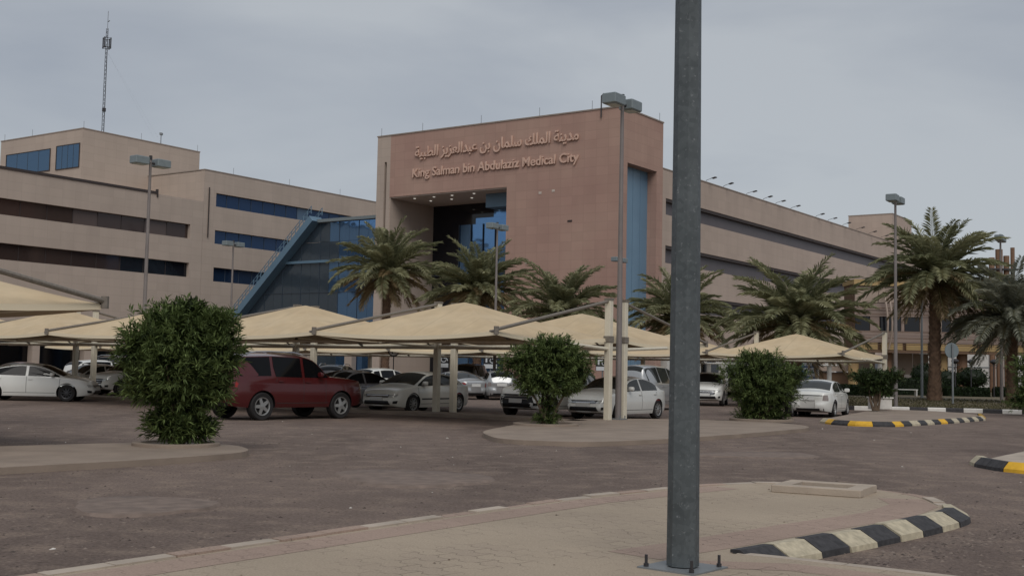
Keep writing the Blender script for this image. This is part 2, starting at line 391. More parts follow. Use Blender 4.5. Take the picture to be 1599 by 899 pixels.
def paver(name, c1, c2):
    """interlocking zig-zag concrete pavers"""
    m, t, b = base_mat(name)
    L = t.links.new
    tc = N(t, 'ShaderNodeTexCoord'); mp = N(t, 'ShaderNodeMapping'); mp.inputs['Rotation'].default_value = (0, 0, R(34.9 + 8))
    L(tc.outputs['Object'], mp.inputs['Vector'])
    sp = N(t, 'ShaderNodeSeparateXYZ'); L(mp.outputs[0], sp.inputs[0])
    # zig-zag the rows
    pp = N(t, 'ShaderNodeMath', operation='PINGPONG'); pp.inputs[1].default_value = .115; L(sp.outputs['X'], pp.inputs[0])
    s1 = N(t, 'ShaderNodeMapRange', interpolation_type='SMOOTHSTEP'); s1.inputs['From Min'].default_value = .035; s1.inputs['From Max'].default_value = .08; s1.inputs['To Max'].default_value = .05
    L(pp.outputs[0], s1.inputs['Value'])
    ay = N(t, 'ShaderNodeMath', operation='ADD'); L(sp.outputs['Y'], ay.inputs[0]); L(s1.outputs[0], ay.inputs[1])
    cb = N(t, 'ShaderNodeCombineXYZ'); L(sp.outputs['X'], cb.inputs['X']); L(ay.outputs[0], cb.inputs['Y'])
    br = N(t, 'ShaderNodeTexBrick'); br.offset = .5
    br.inputs['Scale'].default_value = 1; br.inputs['Brick Width'].default_value = .46; br.inputs['Row Height'].default_value = .20
    br.inputs['Mortar Size'].default_value = .006; br.inputs['Mortar Smooth'].default_value = .2
    br.inputs['Color1'].default_value = (*c1, 1); br.inputs['Color2'].default_value = (*c2, 1); br.inputs['Mortar'].default_value = (*[v * .5 for v in c1], 1)
    L(cb.outputs[0], br.inputs['Vector'])
    n = N(t, 'ShaderNodeTexNoise'); n.inputs['Scale'].default_value = .9; n.inputs['Detail'].default_value = 8; n.inputs['Roughness'].default_value = .65; L(tc.outputs['Object'], n.inputs['Vector'])
    f = N(t, 'ShaderNodeTexNoise'); f.inputs['Scale'].default_value = 60; f.inputs['Detail'].default_value = 2; L(tc.outputs['Object'], f.inputs['Vector'])
    # dust fills the joints in places
    rd = N(t, 'ShaderNodeMapRange'); rd.inputs['From Min'].default_value = .40; rd.inputs['From Max'].default_value = .56; rd.inputs['To Min'].default_value = .0; rd.inputs['To Max'].default_value = .9
    L(n.outputs['Fac'], rd.inputs['Value'])
    mx = N(t, 'ShaderNodeMix', data_type='RGBA'); L(rd.outputs[0], mx.inputs['Factor']); L(br.outputs['Color'], mx.inputs['A']); mx.inputs['B'].default_value = (*[v * .97 for v in c1], 1)
    ra = N(t, 'ShaderNodeMapRange'); ra.inputs['From Min'].default_value = .3; ra.inputs['From Max'].default_value = .7; ra.inputs['To Min'].default_value = .86; ra.inputs['To Max'].default_value = 1.12
    L(f.outputs['Fac'], ra.inputs['Value'])
    n2 = N(t, 'ShaderNodeTexNoise'); n2.inputs['Scale'].default_value = .35; n2.inputs['Detail'].default_value = 4; L(tc.outputs['Object'], n2.inputs['Vector'])
    rb = N(t, 'ShaderNodeMapRange'); rb.inputs['From Min'].default_value = .3; rb.inputs['From Max'].default_value = .7; rb.inputs['To Min'].default_value = .88; rb.inputs['To Max'].default_value = 1.1
    L(n2.outputs['Fac'], rb.inputs['Value'])
    mm = N(t, 'ShaderNodeMath', operation='MULTIPLY'); L(ra.outputs[0], mm.inputs[0]); L(rb.outputs[0], mm.inputs[1])
    sc = N(t, 'ShaderNodeVectorMath', operation='SCALE'); L(mx.outputs['Result'], sc.inputs[0]); L(mm.outputs[0], sc.inputs['Scale'])
    L(sc.outputs[0], b.inputs['Base Color'])
    bp = N(t, 'ShaderNodeBump'); bp.inputs['Strength'].default_value = .5; bp.inputs['Distance'].default_value = .01; bp.invert = True
    iv = N(t, 'ShaderNodeMath', operation='SUBTRACT'); iv.inputs[0].default_value = 1; L(rd.outputs[0], iv.inputs[1])
    fm = N(t, 'ShaderNodeMath', operation='MULTIPLY'); L(br.outputs['Fac'], fm.inputs[0]); L(iv.outputs[0], fm.inputs[1])
    L(fm.outputs[0], bp.inputs['Height']); L(bp.outputs[0], b.inputs['Normal'])
    b.inputs['Roughness'].default_value = .9; b.inputs['Specular IOR Level'].default_value = .2
    return m
M['paver'] = paver('paver', lin((171, 156, 137)), lin((164, 149, 132)))
M['paver_pink'] = paver('paver_pink', lin((166, 145, 131)), lin((158, 138, 125)))

def fabric():
    m, t, b = base_mat('shade_fabric')
    L = t.links.new
    tc = N(t, 'ShaderNodeTexCoord')
    n = N(t, 'ShaderNodeTexNoise'); n.inputs['Scale'].default_value = .7; n.inputs['Detail'].default_value = 5; L(tc.outputs['Object'], n.inputs['Vector'])
    cr = N(t, 'ShaderNodeValToRGB'); cr.color_ramp.elements[0].position = .3; cr.color_ramp.elements[1].position = .7
    cr.color_ramp.elements[0].color = (*lin((196, 174, 140)), 1); cr.color_ramp.elements[1].color = (*lin((205, 185, 153)), 1)
    L(n.outputs['Fac'], cr.inputs[0])
    sp = N(t, 'ShaderNodeSeparateXYZ'); L(tc.outputs['Object'], sp.inputs[0])
    pp = N(t, 'ShaderNodeMath', operation='PINGPONG'); pp.inputs[1].default_value = .8; L(sp.outputs['X'], pp.inputs[0])
    sm = N(t, 'ShaderNodeMapRange'); sm.inputs['From Min'].default_value = .012; sm.inputs['From Max'].default_value = .03; sm.inputs['To Min'].default_value = .88; L(pp.outputs[0], sm.inputs['Value'])
    n2 = N(t, 'ShaderNodeTexNoise'); n2.inputs['Scale'].default_value = 2.2; n2.inputs['Detail'].default_value = 6; L(tc.outputs['Object'], n2.inputs['Vector'])
    st = N(t, 'ShaderNodeMapRange'); st.inputs['From Min'].default_value = .3; st.inputs['From Max'].default_value = .7; st.inputs['To Min'].default_value = .92; st.inputs['To Max'].default_value = 1.06; L(n2.outputs['Fac'], st.inputs['Value'])
    mm = N(t, 'ShaderNodeMath', operation='MULTIPLY'); L(sm.outputs[0], mm.inputs[0]); L(st.outputs[0], mm.inputs[1])
    vs_ = N(t, 'ShaderNodeVectorMath', operation='SCALE'); L(cr.outputs[0], vs_.inputs[0]); L(mm.outputs[0], vs_.inputs['Scale']); L(vs_.outputs[0], b.inputs['Base Color'])
    b.inputs['Roughness'].default_value = .8; b.inputs['Specular IOR Level'].default_value = .2
    return m
M['fabric'] = fabric()
M['hem'] = plain('fabric_hem', lin((214, 200, 172)), .8)

# ------------------------------------------------------------------ ground
gb = MB(); gb.add([(-1500, -1500, 0), (1500, -1500, 0), (1500, 1500, 0), (-1500, 1500, 0)], [(0, 1, 2, 3)])
structure(gb.build('ground', M['asphalt']))

def smooth_poly(pts, rad=0.6, n=5):
    """round every corner of a polygon"""
    out = []
    k = len(pts)
    for i in range(k):
        p0, p, p1 = Vector(pts[i - 1][:2]), Vector(pts[i][:2]), Vector(pts[(i + 1) % k][:2])
        r = min(rad, (p0 - p).length * .45, (p1 - p).length * .45)
        a = p + (p0 - p).normalized() * r; c = p + (p1 - p).normalized() * r
        for j in range(n + 1):
            t = j / n
            q = a.lerp(p, t).lerp(p.lerp(c, t), t); out.append((q.x, q.y))
    return out

# foreground paved island (the photographer stands on it)
PAV = [(-11.2, -2.2), (-3.21, 8.25), (-.99, 11.42), (.73, 13.85), (2.62, 15.85), (3.4, 16.35), (4.2, 16.3), (4.85, 15.7), (5.16, 15.0), (5.06, 14.2), (4.95, 13.5),
       (1.85, 9.95), (2.35, 9.72), (3.31, 9.02), (6.5, 6.8), (8.5, 1), (6, -5), (-9, -5)]
pv = MB(); pv.prism([(p[0], p[1]) for p in PAV], -.05, .118)
pvo = structure(pv.build('pavement', M['paver']))
def strip(path, w0, w1, z0, z1):
    """a sheet along a path between offsets w0..w1 to its left"""
    path = [Vector(p) for p in path]; A = []; B = []
    for i, p in enumerate(path):
        d = (path[min(i + 1, len(path) - 1)] - path[max(i - 1, 0)]).normalized(); nrm = Vector((-d.y, d.x))
        a = p + nrm * w0; c = p + nrm * w1
        A.append((a.x, a.y, z0)); B.append((c.x, c.y, z1))
    return [A, B]
ledge = [(-11.2, -2.2), (-3.21, 8.25), (-.99, 11.42), (.73, 13.85), (2.62, 15.85)]
tipc = [(2.62, 15.85), (3.4, 16.35), (4.2, 16.3), (4.85, 15.7), (5.16, 15.0), (5.1, 14.4), (5.05, 13.95)]
sb = MB(); sb.grid(strip(ledge, -.10, -.52, 0.1203, 0.1203)); sb.grid(strip([(5.05, 14.6), (4.95, 13.8), (4.3, 12.75), (3.1, 11.55), (2.0, 10.35), (1.2, 9.55)], .02, -.52, 0.1203, 0.1203))
sb.grid(strip([(1.25, 9.62), (2.3, 9.52), (3.2, 8.88), (6.2, 6.6)], -.06, -.42, 0.1199, 0.1199)); sb.grid(strip([(-1.2, 8.2), (0.4, 8.55), (2.2, 8.75)], .0, -.3, 0.1195, 0.1195))
structure(sb.build('pavement_border', M['paver_pink']))
# flush kerb stones along the left edge and round the tip
def kerb_blocks(path, seglen, prof, mats, name, gap=.012, jit=.0, pattern=(0, 1), zbase=0.0):
    """kerb stones swept along a path, alternating materials; prof = list of (offset right of path, z)"""
    path = [Vector((p[0], p[1])) for p in path]
    L = [0]
    for i in range(1, len(path)): L.append(L[-1] + (path[i] - path[i - 1]).length)
    def at(d):
        d = max(0, min(d, L[-1]))
        for i in range(1, len(path)):
            if d <= L[i] + 1e-9:
                t = (d - L[i - 1]) / max(1e-9, L[i] - L[i - 1]); return path[i - 1].lerp(path[i], t)
        return path[-1]
    mb = MB(); d = 0; k = 0; rr = random.Random(3)
    while d < L[-1] - .05:
        e = min(d + seglen, L[-1]); m = 3
        ring = []
        jz = rr.uniform(-jit, jit); jo = rr.uniform(-jit, jit)
        for q in range(m + 1):
            dd = d + gap / 2 + (e - d - gap) * q / m
            p = at(dd); tg = (at(dd + .15) - at(dd - .15)); tg = tg.normalized(); nr = Vector((tg.y, -tg.x))
            ring.append([(p.x + nr.x * (o + jo), p.y + nr.y * (o + jo), z + (jz if z > .02 else 0) + zbase) for (o, z) in prof])
        np_ = len(prof); vs = [v for r in ring for v in r]; fs = []
        for q in range(m):
            for j in range(np_ - 1): fs.append((q * np_ + j, q * np_ + j + 1, (q + 1) * np_ + j + 1, (q + 1) * np_ + j))
        fs.append(tuple(range(np_))); fs.append(tuple(range(m * np_ + np_ - 1, m * np_ - 1, -1)))
        mb.add(vs, fs, pattern[k % len(pattern)]); d = e; k += 1
    return structure(mb.build(name, mats))
kerb_blocks(ledge + tipc[1:], .55, [(.03, 0), (.03, .126), (-.10, .13), (-.14, 0)], [M['kerbgrey'], M['paver_pink']], 'kerb', jit=.014, pattern=(0, 0, 1, 0, 1, 1))
kerb_blocks([(1.87, 9.98), (2.55, 10.68), (3.3, 11.47), (4.1, 12.35), (4.6, 12.95), (4.92, 13.42), (5.05, 13.86)], .52,
            [(-.02, 0), (-.02, .148), (.075, .152), (.25, .055), (.262, -.02)], [M['black_paint'], M['cream_paint']], 'kerb', gap=.02, jit=.007, pattern=(0, 1))
kerb_blocks([(1.9, 9.93), (2.35, 9.68), (3.31, 8.99), (6.5, 6.76)], .9, [(-.03, 0), (-.03, .124), (.09, .118), (.10, -.02)][::-1] and [(-.09, .0), (-.09, .122), (.03, .122), (.04, -.02)], [M['kerbgrey']], 'kerb', pattern=(0,))

# concrete islands of the car park
def island(pts, h=.10, rad=.8, mat='island_top', kerbmat='kerbgrey', name='pavement'):
    P = smooth_poly(pts, rad)
    b = MB(); b.prism(P, -.05, h, 0, 0)
    # rounded nosing
    return structure(b.build(name, [M[mat], M[kerbmat]]))
island([(-12.5, 9.2), (-7.06, 16.6), (-5.5, 18.5), (-4.35, 20.55), (-5.1, 22.3), (-6.6, 22.6), (-8.8, 20.7), (-15, 12.2)], rad=1.6)
island([(-.75, 28.6), (-.2, 25.6), (1.6, 25.1), (3.6, 27.0), (6.2, 30.5), (8.9, 34.6), (8.8, 37.3), (6.6, 38.6), (4.6, 38.6), (2.4, 37.8), (.3, 33.2)], rad=1.3)
island([(-40, 68.2), (1.75, 38.1), (1.55, 37.2), (2.5, 36.4), (2.0, 35.8), (1.2, 36.6), (-41, 66.5)], h=.10, rad=.3)
island([(10.7, 40.9), (10.9, 38.7), (12.2, 38.4), (15.6, 42.4), (18.2, 46.0), (19.9, 50.6), (19.4, 54.6), (17.2, 55.6), (13.4, 47.0)], rad=1.0)
PIR = [(8.75, 22.0), (8.7, 20.9), (9.5, 19.8), (14, 17.4), (30, 20), (30, 30), (11.9, 26.6), (9.5, 23.2)]
island(PIR, rad=.8, mat='kerbgrey')
kerb_blocks([(10.8, 40.6), (10.82, 39.2), (11.3, 38.5), (12.2, 38.5), (13.6, 40.05), (15.6, 42.5), (17.0, 44.4), (18.2, 46.1), (19.2, 48.6), (19.9, 50.6)], .66,
            [(-.02, 0), (-.02, .16), (.10, .165), (.22, .06), (.23, -.02)], [M['yellow_paint'], M['black_paint'], M['cream_paint']], 'kerb', pattern=(2, 0, 1, 0, 1, 0, 1, 2, 1, 2, 1, 0, 1, 2, 1, 2, 1, 2, 1))
kerb_blocks([(8.85, 22.3), (8.72, 21.7), (8.76, 20.9), (9.2, 20.1), (10.0, 19.5), (14, 17.4)], .5,
            [(-.02, 0), (-.02, .17), (.10, .175), (.22, .06), (.23, -.02)], [M['yellow_paint'], M['black_paint'], M['cream_paint']], 'kerb', pattern=(2, 1, 1, 0, 1, 0))
kerb_blocks([(14.6, 58.6), (16.4, 56.9), (18.8, 56.7), (21.2, 56.6), (24, 55.7), (34, 53), (60, 47)], .85,
            [(-.02, 0), (-.02, .2), (.12, .2), (.16, .16), (.17, -.02)], [M['black_paint'], M['white_paint']], 'kerb', pattern=(0, 1))
# worn asphalt lips, an old patch and drain covers
def slab_patch(cx, cy, rx, ry, rot, h, seed, mat):
    r = random.Random(seed); P = []
    for i in range(40):
        t = 2 * math.pi * i / 40; k = 1 + .10 * math.sin(3 * t + seed) + r.uniform(-.03, .03)
        x, y = rx * k * math.cos(t), ry * k * math.sin(t)
        P.append((cx + x * math.cos(rot) - y * math.sin(rot), cy + x * math.sin(rot) + y * math.cos(rot)))
    vs = [(p[0], p[1], -.01) for p in P] + [(cx + (p[0] - cx) * .96, cy + (p[1] - cy) * .96, h) for p in P] + [(cx + (p[0] - cx) * .6, cy + (p[1] - cy) * .6, h * .9) for p in P]
    n = 40; fs = []
    for a in range(2):
        for i in range(n): fs.append((a * n + i, a * n + (i + 1) % n, (a + 1) * n + (i + 1) % n, (a + 1) * n + i))
    fs.append(tuple(range(2 * n, 3 * n)))
    b = MB(); b.add(vs, fs); return structure(b.build('ground_patch', mat, smooth=True, angle=50))
slab_patch(-4.05, 13.25, .78, .9, .2, .03, 1, M['patch'])
slab_patch(-1.4, 17.2, 1.1, 1.3, .5, .03, 2, M['patch'])
slab_patch(4.9, 23.6, 1.4, .8, .3, .02, 5, M['patch'])

# gravel, stones and scraps
def scatter(name, n, region, smin, smax, mat, seed, zf=0.0):
    rng = np.random.default_rng(seed)
    base = np.array([[1, 0, 0], [0, 1, 0], [-1, 0, 0], [0, -1, 0], [0, 0, .45], [0, 0, -.3]], float)
    tri = np.array([[0, 1, 4], [1, 2, 4], [2, 3, 4], [3, 0, 4]])
    P = region(rng, n); s = smin + (smax - smin) * rng.random(n) ** 3
    V = base[None] * (s[:, None, None] * (0.6 + .8 * rng.random((n, 6, 1)))); a = rng.random(n) * 6.28
    c, si = np.cos(a)[:, None], np.sin(a)[:, None]
    x = V[:, :, 0] * c - V[:, :, 1] * si; y = V[:, :, 0] * si + V[:, :, 1] * c
    V = np.stack([x + P[:, :1], y + P[:, 1:2], V[:, :, 2] + P[:, 2:3]], 2).reshape(-1, 3)
    Fa = (np.arange(n)[:, None, None] * 6 + tri[None]).reshape(-1, 3)
    o = fast_mesh(name, V, Fa, mat, np.repeat(rng.random(n), 4)); o['kind'] = 'stuff'; return o
def inside(P, poly):
    x, y = P[:, 0], P[:, 1]; r = np.zeros(len(P), bool); k = len(poly)
    for i in range(k):
        (x0, y0), (x1, y1) = poly[i - 1][:2], poly[i][:2]
        c = ((y0 > y) != (y1 > y)) & (x < (x1 - x0) * (y - y0) / (y1 - y0 + 1e-12) + x0); r ^= c
    return r
def road_region(rng, n):
    Y = 7 + 33 * rng.random(n * 3) ** 1.4; X = (rng.random(n * 3) - .5) * 1.0 * Y
    P = np.stack([X, Y, np.zeros_like(X)], 1); P = P[~inside(P, PAV)]
    return P[:n]
def kerbside(rng, n):
    t = rng.random(n); a = np.array([2.0, 9.8]); b = np.array([6.0, 14.2]); o = np.abs(rng.normal(0, .28, n))
    q = a + (b - a) * t[:, None] + np.array([.73, -.68]) * (o + .33)[:, None]
    P = np.stack([q[:, 0], q[:, 1], np.zeros(n)], 1); return P[~inside(P, PAV)]
def pave_region(rng, n):
    P = np.stack([-4 + 9 * rng.random(n), 7 + 9 * rng.random(n), np.full(n, .12)], 1); return P[inside(P, PAV)]
M['gravel'] = leaf_mat('gravel', lin((66, 57, 53)), lin((140, 126, 115)), .9, 0)
M['litter'] = plain('litter', lin((220, 214, 204)), .7)
M['dirt'] = leaf_mat('dirt', lin((50, 40, 32)), lin((90, 72, 58)), .9, 0)
tag(scatter('gravel', 14000, road_region, .005, .026, M['gravel'], 1), 'loose gravel strewn over the dusty asphalt', 'gravel')
q = kerbside(np.random.default_rng(3), 900)
tag(scatter('kerbside_gravel', len(q), lambda r, n: q, .006, .030, M['gravel'], 3), 'loose stones gathered along the black and cream kerb', 'gravel')
q2 = pave_region(np.random.default_rng(4), 170)
tag(scatter('dirt', len(q2), lambda r, n: q2, .004, .016, M['dirt'], 4), 'dark crumbs of dirt scattered on the foreground paving', 'dirt')
q3 = road_region(np.random.default_rng(9), 70)
tag(scatter('litter', len(q3), lambda r, n: q3, .008, .04, M['litter'], 9), 'pale paper scraps scattered across the asphalt', 'litter')

# ------------------------------------------------------------------ hospital: entrance block
PO = Vector((9.02, 100.0, 0))
tb = thing('entrance_block', 'tall pinkish stone entrance block carrying the raised hospital name above a deep glazed recess', 'building', PO, A0)
b = MB()
b.box(-27.5, -26.55, 0, 7.75, 0, 24.15); b.box(-26.25, -25.8, 0, 7.75, 0, 24.15)
b.box(-26.55, -26.25, .45, 7.75, 0, 21.6); b.box(-26.55, -26.25, 0, 7.75, 21.6, 24.15)
b.build('left_pier', M['beige'], tb)
b = MB()
b.box(-25.8, -11.8, 0, 7.75, 18.1, 24.15)
b.box(-11.8, -1.0, 0, 7.75, 0, 24.15)
b.box(-1.0, 0, 0, 1.24, 0, 24.15); b.box(-1.0, 0, 6.6, 7.75, 0, 24.15); b.box(-1.0, 0, 1.24, 6.6, 19.55, 24.15)
b.build('wall', M['pink'], tb)
MB().box(-26.55, -26.25, .40, .447, 0, 21.6).build('slot', M['dark_coping'], tb)
b = MB(); b.box(-27.56, .06, -.06, 7.81, 24.15, 24.27); b.build('coping', M['coping'], tb)
MB().box(-.997, -.94, 1.243, 6.597, 0, 19.547).build('blue_side_panel', M['panel_blue'], tb)
b = MB()
for k in range(1, 4): b.box(-.938, -.925, 1.24 + 5.36 * k / 4 - .02, 1.24 + 5.36 * k / 4 + .02, 0, 19.55)
b.build('panel_joint', M['steel_blue'], tb)
# recess: jamb, ceiling, blue and black panes stepped in tone to imitate a mirror image
MB().box(-25.797, -25.72, .05, 7.0, 0, 18.09).build('jamb_lining', M['beige'], tb)
MB().box(-25.7, -11.81, .12, 6.9, 18.0, 18.095).build('recess_ceiling', M['soffit'], tb)
b = MB(); b.box(-25.7, -22.2, 6.8, 6.9, 0, 18.0); b.build('dark_glazing', M['glass_black'], tb)
b = MB(); b.box(-22.2, -11.81, 6.7, 6.85, 0, 15.9); b.box(-20.2, -11.81, 6.68, 6.85, 15.9, 16.5); b.box(-18.0, -11.81, 6.66, 6.85, 16.5, 17.2); b.build('blue_reflection_glazing', M['glass_blue_reflection'], tb)
b = MB(); b.box(-22.2, -20.2, 6.74, 6.85, 15.9, 18); b.box(-20.2, -18.0, 6.74, 6.85, 16.5, 18); b.box(-18.0, -11.81, 6.74, 6.85, 17.2, 18); b.build('upper_glazing', M['glass_black'], tb)
b = MB()
for i, (xa, ya, za) in enumerate([(-17.6, 5.2, 17.3), (-16.6, 3.6, 17.0), (-15.6, 2.0, 16.7)]): b.box(xa, -11.82, ya, ya + 1.5, za, 17.99)
b.build('stepped_soffit', M['steel_blue'], tb)
b = MB()
for x in np.arange(-22.2, -11.9, 1.48): b.box(x - .04, x + .04, 6.58, 6.655, 0, 15.9)
for z in (3.6, 7.2, 10.9): b.box(-25.7, -11.82, 6.59, 6.65, z - .05, z + .05)
b.build('mullion', M['mullion'], tb)
em, t_, b_ = base_mat('downlight_glow'); b_.inputs['Emission Color'].default_value = (1, .95, .85, 1); b_.inputs['Emission Strength'].default_value = .4; b_.inputs['Base Color'].default_value = (.8, .8, .8, 1)
for (x, y) in [(-23.6, 1.2), (-23.2, 3.2), (-21.2, 1.2), (-20.6, 3.2), (-19.0, 1.2), (-18.3, 3.4), (-16.4, 1.2)]:
    MB().lathe([(0, -.05), (.1, -.05), (.13, 0), (.13, .02)], (x, y, 17.99), n=12).build('downlight', em, tb)
# lettering: raised metal letters
def text_mesh(s, size, depth, wt):
    c = bpy.data.curves.new('t', 'FONT'); c.body = s; c.size = size; c.extrude = depth; c.offset = wt; c.resolution_u = 3
    o = bpy.data.objects.new('t', c); COL.objects.link(o)
    dg = bpy.context.evaluated_depsgraph_get(); me = bpy.data.meshes.new_from_object(o.evaluated_get(dg))
    bpy.data.objects.remove(o); bpy.data.curves.remove(c); return me
def lettering(name, s, x0, x1, zb, capz, mat, parent, y=-.11, depth=.06, wt=.02, cap=.73):
    me = text_mesh(s, capz / cap, depth, wt)
    co = np.zeros(len(me.vertices) * 3); me.vertices.foreach_get('co', co); co = co.reshape(-1, 3)
    mn, mxv = co[:, 0].min(), co[:, 0].max()
    X = x0 + (co[:, 0] - mn) / (mxv - mn) * (x1 - x0)
    new = np.stack([X, y - co[:, 2] + 0 * X, zb + co[:, 1]], 1)
    me.vertices.foreach_set('co', new.ravel()); me.materials.clear(); me.materials.append(mat)
    bm = bmesh.new(); bm.from_mesh(me); bmesh.ops.recalc_face_normals(bm, faces=bm.faces); bm.to_mesh(me); bm.free()
    o = bpy.data.objects.new(name, me); COL.objects.link(o); o.parent = parent; return o
AR = [('FEE3', 'FEAA', 'FEF3', 'FEE8', 'FE94'), ('FE8D', 'FEDF', 'FEE4', 'FEE0', 'FEDA'), ('FEB3', 'FEE0', 'FEE4', 'FE8E', 'FEE5'), ('FE91', 'FEE6'),
      ('FECB', 'FE92', 'FEAA', 'FE8D', 'FEDF', 'FECC', 'FEB0', 'FEF3', 'FEB0'), ('FE8D', 'FEDF', 'FEC4', 'FE92', 'FEF4', 'FE94')]
ar = ' '.join(''.join(chr(int(h, 16)) for h in wd) for wd in AR)[::-1]
lettering('arabic_lettering', ar, -22.6, -4.15, 21.72, 1.0, M['letters'], tb, cap=.72, wt=.02)
lettering('latin_lettering', 'King Salman bin Abdulaziz Medical City', -22.85, -4.1, 19.8, .86, M['letters'], tb, cap=.73, wt=.018)

MB().box(-5.2, -4.75, -.05, -.003, 14.55, 14.7).build('wall_vent', M['dark_coping'], tb)
for (x, z) in ((-8.3, 17.2), (-6.9, 17.3), (-9.6, 11.0), (-3.2, 8.3)): MB().box(x, x + .3, -.03, -.003, z, z + .22).build('wall_light', M['soffit'], tb)

# ------------------------------------------------------------------ wings (built in the same grid)
def facade(b, gb_, y0, y1, z0, z1, bands, thick=.6, inner=-.45):
    """wall on the plane x=0 running along y, with horizontal window bands (za, zb, ya, yb)"""
    zs = sorted(bands); z = z0
    for (za, zb, ya, yb) in zs:
        b.box(-thick, 0, y0, y1, z, za)
        if ya > y0: b.box(-thick, 0, y0, ya, za, zb)
        if yb < y1: b.box(-thick, 0, yb, y1, za, zb)
        z = zb
    b.box(-thick, 0, y0, y1, z, z1)

def band_glass(parent, za, zb, ya, yb, mats, seq, xg=-.42, mull=M['dark_coping'], step=1.5, name='window_band', sill=None):
    """recessed ribbon window of single panes with thin mullions"""
    n = max(1, int(round((yb - ya) / step))); st = (yb - ya) / n
    g = MB()
    for i in range(n): g.box(xg - .06, xg, ya + i * st, ya + (i + 1) * st - .004, za, zb, seq(i))
    if mull:
        mats = list(mats) + [mull]
        for i in range(1, n): g.box(xg + .002, xg + .04, ya + i * st - .03, ya + i * st + .03, za + .003, zb - .003, len(mats) - 1)
    w_ = g.build(name, mats, parent)
    if sill: MB().box(xg + .045, .06, ya - .03, yb + .03, za - .08, za - .003).build('sill', sill, w_)
    return w_

QO = Vector((-35.89, 131.7, 0))
lw = thing('left_wing', 'long beige stone wing at left with dark brown ribbon windows below the rooftop tower', 'building', QO, A0)
b = MB()
facade(b, None, -62, 1.5, 4.4, 19.8, [(15.4, 17.0, -62, -.25), (11.1, 12.7, -62, -.2)])
b.box(-25, -.62, -61.9, 1.45, 4.4, 19.3)
b.build('wall', M['beige'], lw)
br_ = random.Random(5)
sq = [br_.choice([0, 0, 0, 1]) for _ in range(80)]
for k in range(26, 35): sq[k] = 1
band_glass(lw, 15.4, 17.0, -62, -.25, [M['glass_brown'], M['glass_brown2'], M['glass_black']], lambda i: sq[i], step=2.9)
band_glass(lw, 11.1, 12.7, -62, -.2, [M['glass_brown'], M['glass_brown2'], M['glass_black']], lambda i: [0, 0, 2, 2][(i // 3) % 4], step=2.9)
b = MB(); b.box(-.66, .10, -62, -4.9, 19.8, 20.05); b.build('coping', M['dark_coping'], lw)
MB().box(-.2, .12, -5.0, -4.85, 19.45, 20.3).build('rainwater_hopper', M['dark_coping'], lw)
for k in range(11): MB().box(-1.3, -.5, -60 + k * 5.9, -59.2 + k * 5.9, 0, 4.4).build('arcade_column', M['beige'], lw)
MB().box(-6, -5.9, -62, 1.5, 0, 4.4).build('arcade_back_wall', M['glass_black'], lw)

hb = thing('blue_window_wing', 'taller beige stone block behind the atrium with three stepped blue ribbon windows', 'building', QO, A0)
b = MB()
facade(b, None, 1.52, 45, 0, 23.4, [(19.45, 21.0, 3.3, 26.0), (15.2, 16.75, 3.3, 15.2), (10.9, 12.5, 3.3, 11.5)])
b.box(-10, -.62, 1.53, 45, 0, 23.35)
b.build('wall', M['beige'], hb)
MB().box(-10, .05, 1.47, 45, 23.4, 23.52).build('coping', M['coping'], hb)
for (za, zb, yb, bl) in ((19.45, 21.0, 26.0, (7,)), (15.2, 16.75, 15.2, ()), (10.9, 12.5, 11.5, ())):
    band_glass(hb, za, zb, 3.3, yb, [M['glass_navy'], M['glass_navy2']], lambda i, bl=bl: 1 if i in bl else 0, mull=M['mullion'], step=1.9)
b = MB(); b.tube([(.1, 2.2, 15.8), (.1, 2.2, 21.5)], .07, 8); b.build('downpipe', M['dark_coping'], hb)

tw = thing('rooftop_tower', 'square beige stone tower on the left roof with two blue windows', 'building', loc2(QO, -10, -7.5, 19.8), A0)
b = MB()
b.box(-16, 0, 0, 16.6, 0, 7.7)
b.build('wall', M['beige'], tw)
MB().box(-16.05, .05, -.05, 16.65, 7.7, 7.82).build('coping', M['coping'], tw)
for (xa, xb, za, zb) in ((-14.6, -6.0, 3.5, 5.9), (-4.7, -.5, 3.45, 6.05)):
    f = MB().box(xa, xb, -.06, -.003, za, zb).build('window', M['glass_steel'], tw)
    g = MB(); g.box(xa - .09, xa, -.1, -.002, za - .09, zb + .09); g.box(xb, xb + .09, -.1, -.002, za - .09, zb + .09); g.box(xa, xb, -.1, -.002, za - .09, za); g.box(xa, xb, -.1, -.002, zb, zb + .09)
    g.build('frame', M['dark_coping'], f)
    g = MB()
    for k in range(1, 4): x = xa + (xb - xa) * k / 4; g.box(x - .03, x + .03, -.075, -.062, za, zb)
    g.build('mullion', M['mullion'], f)

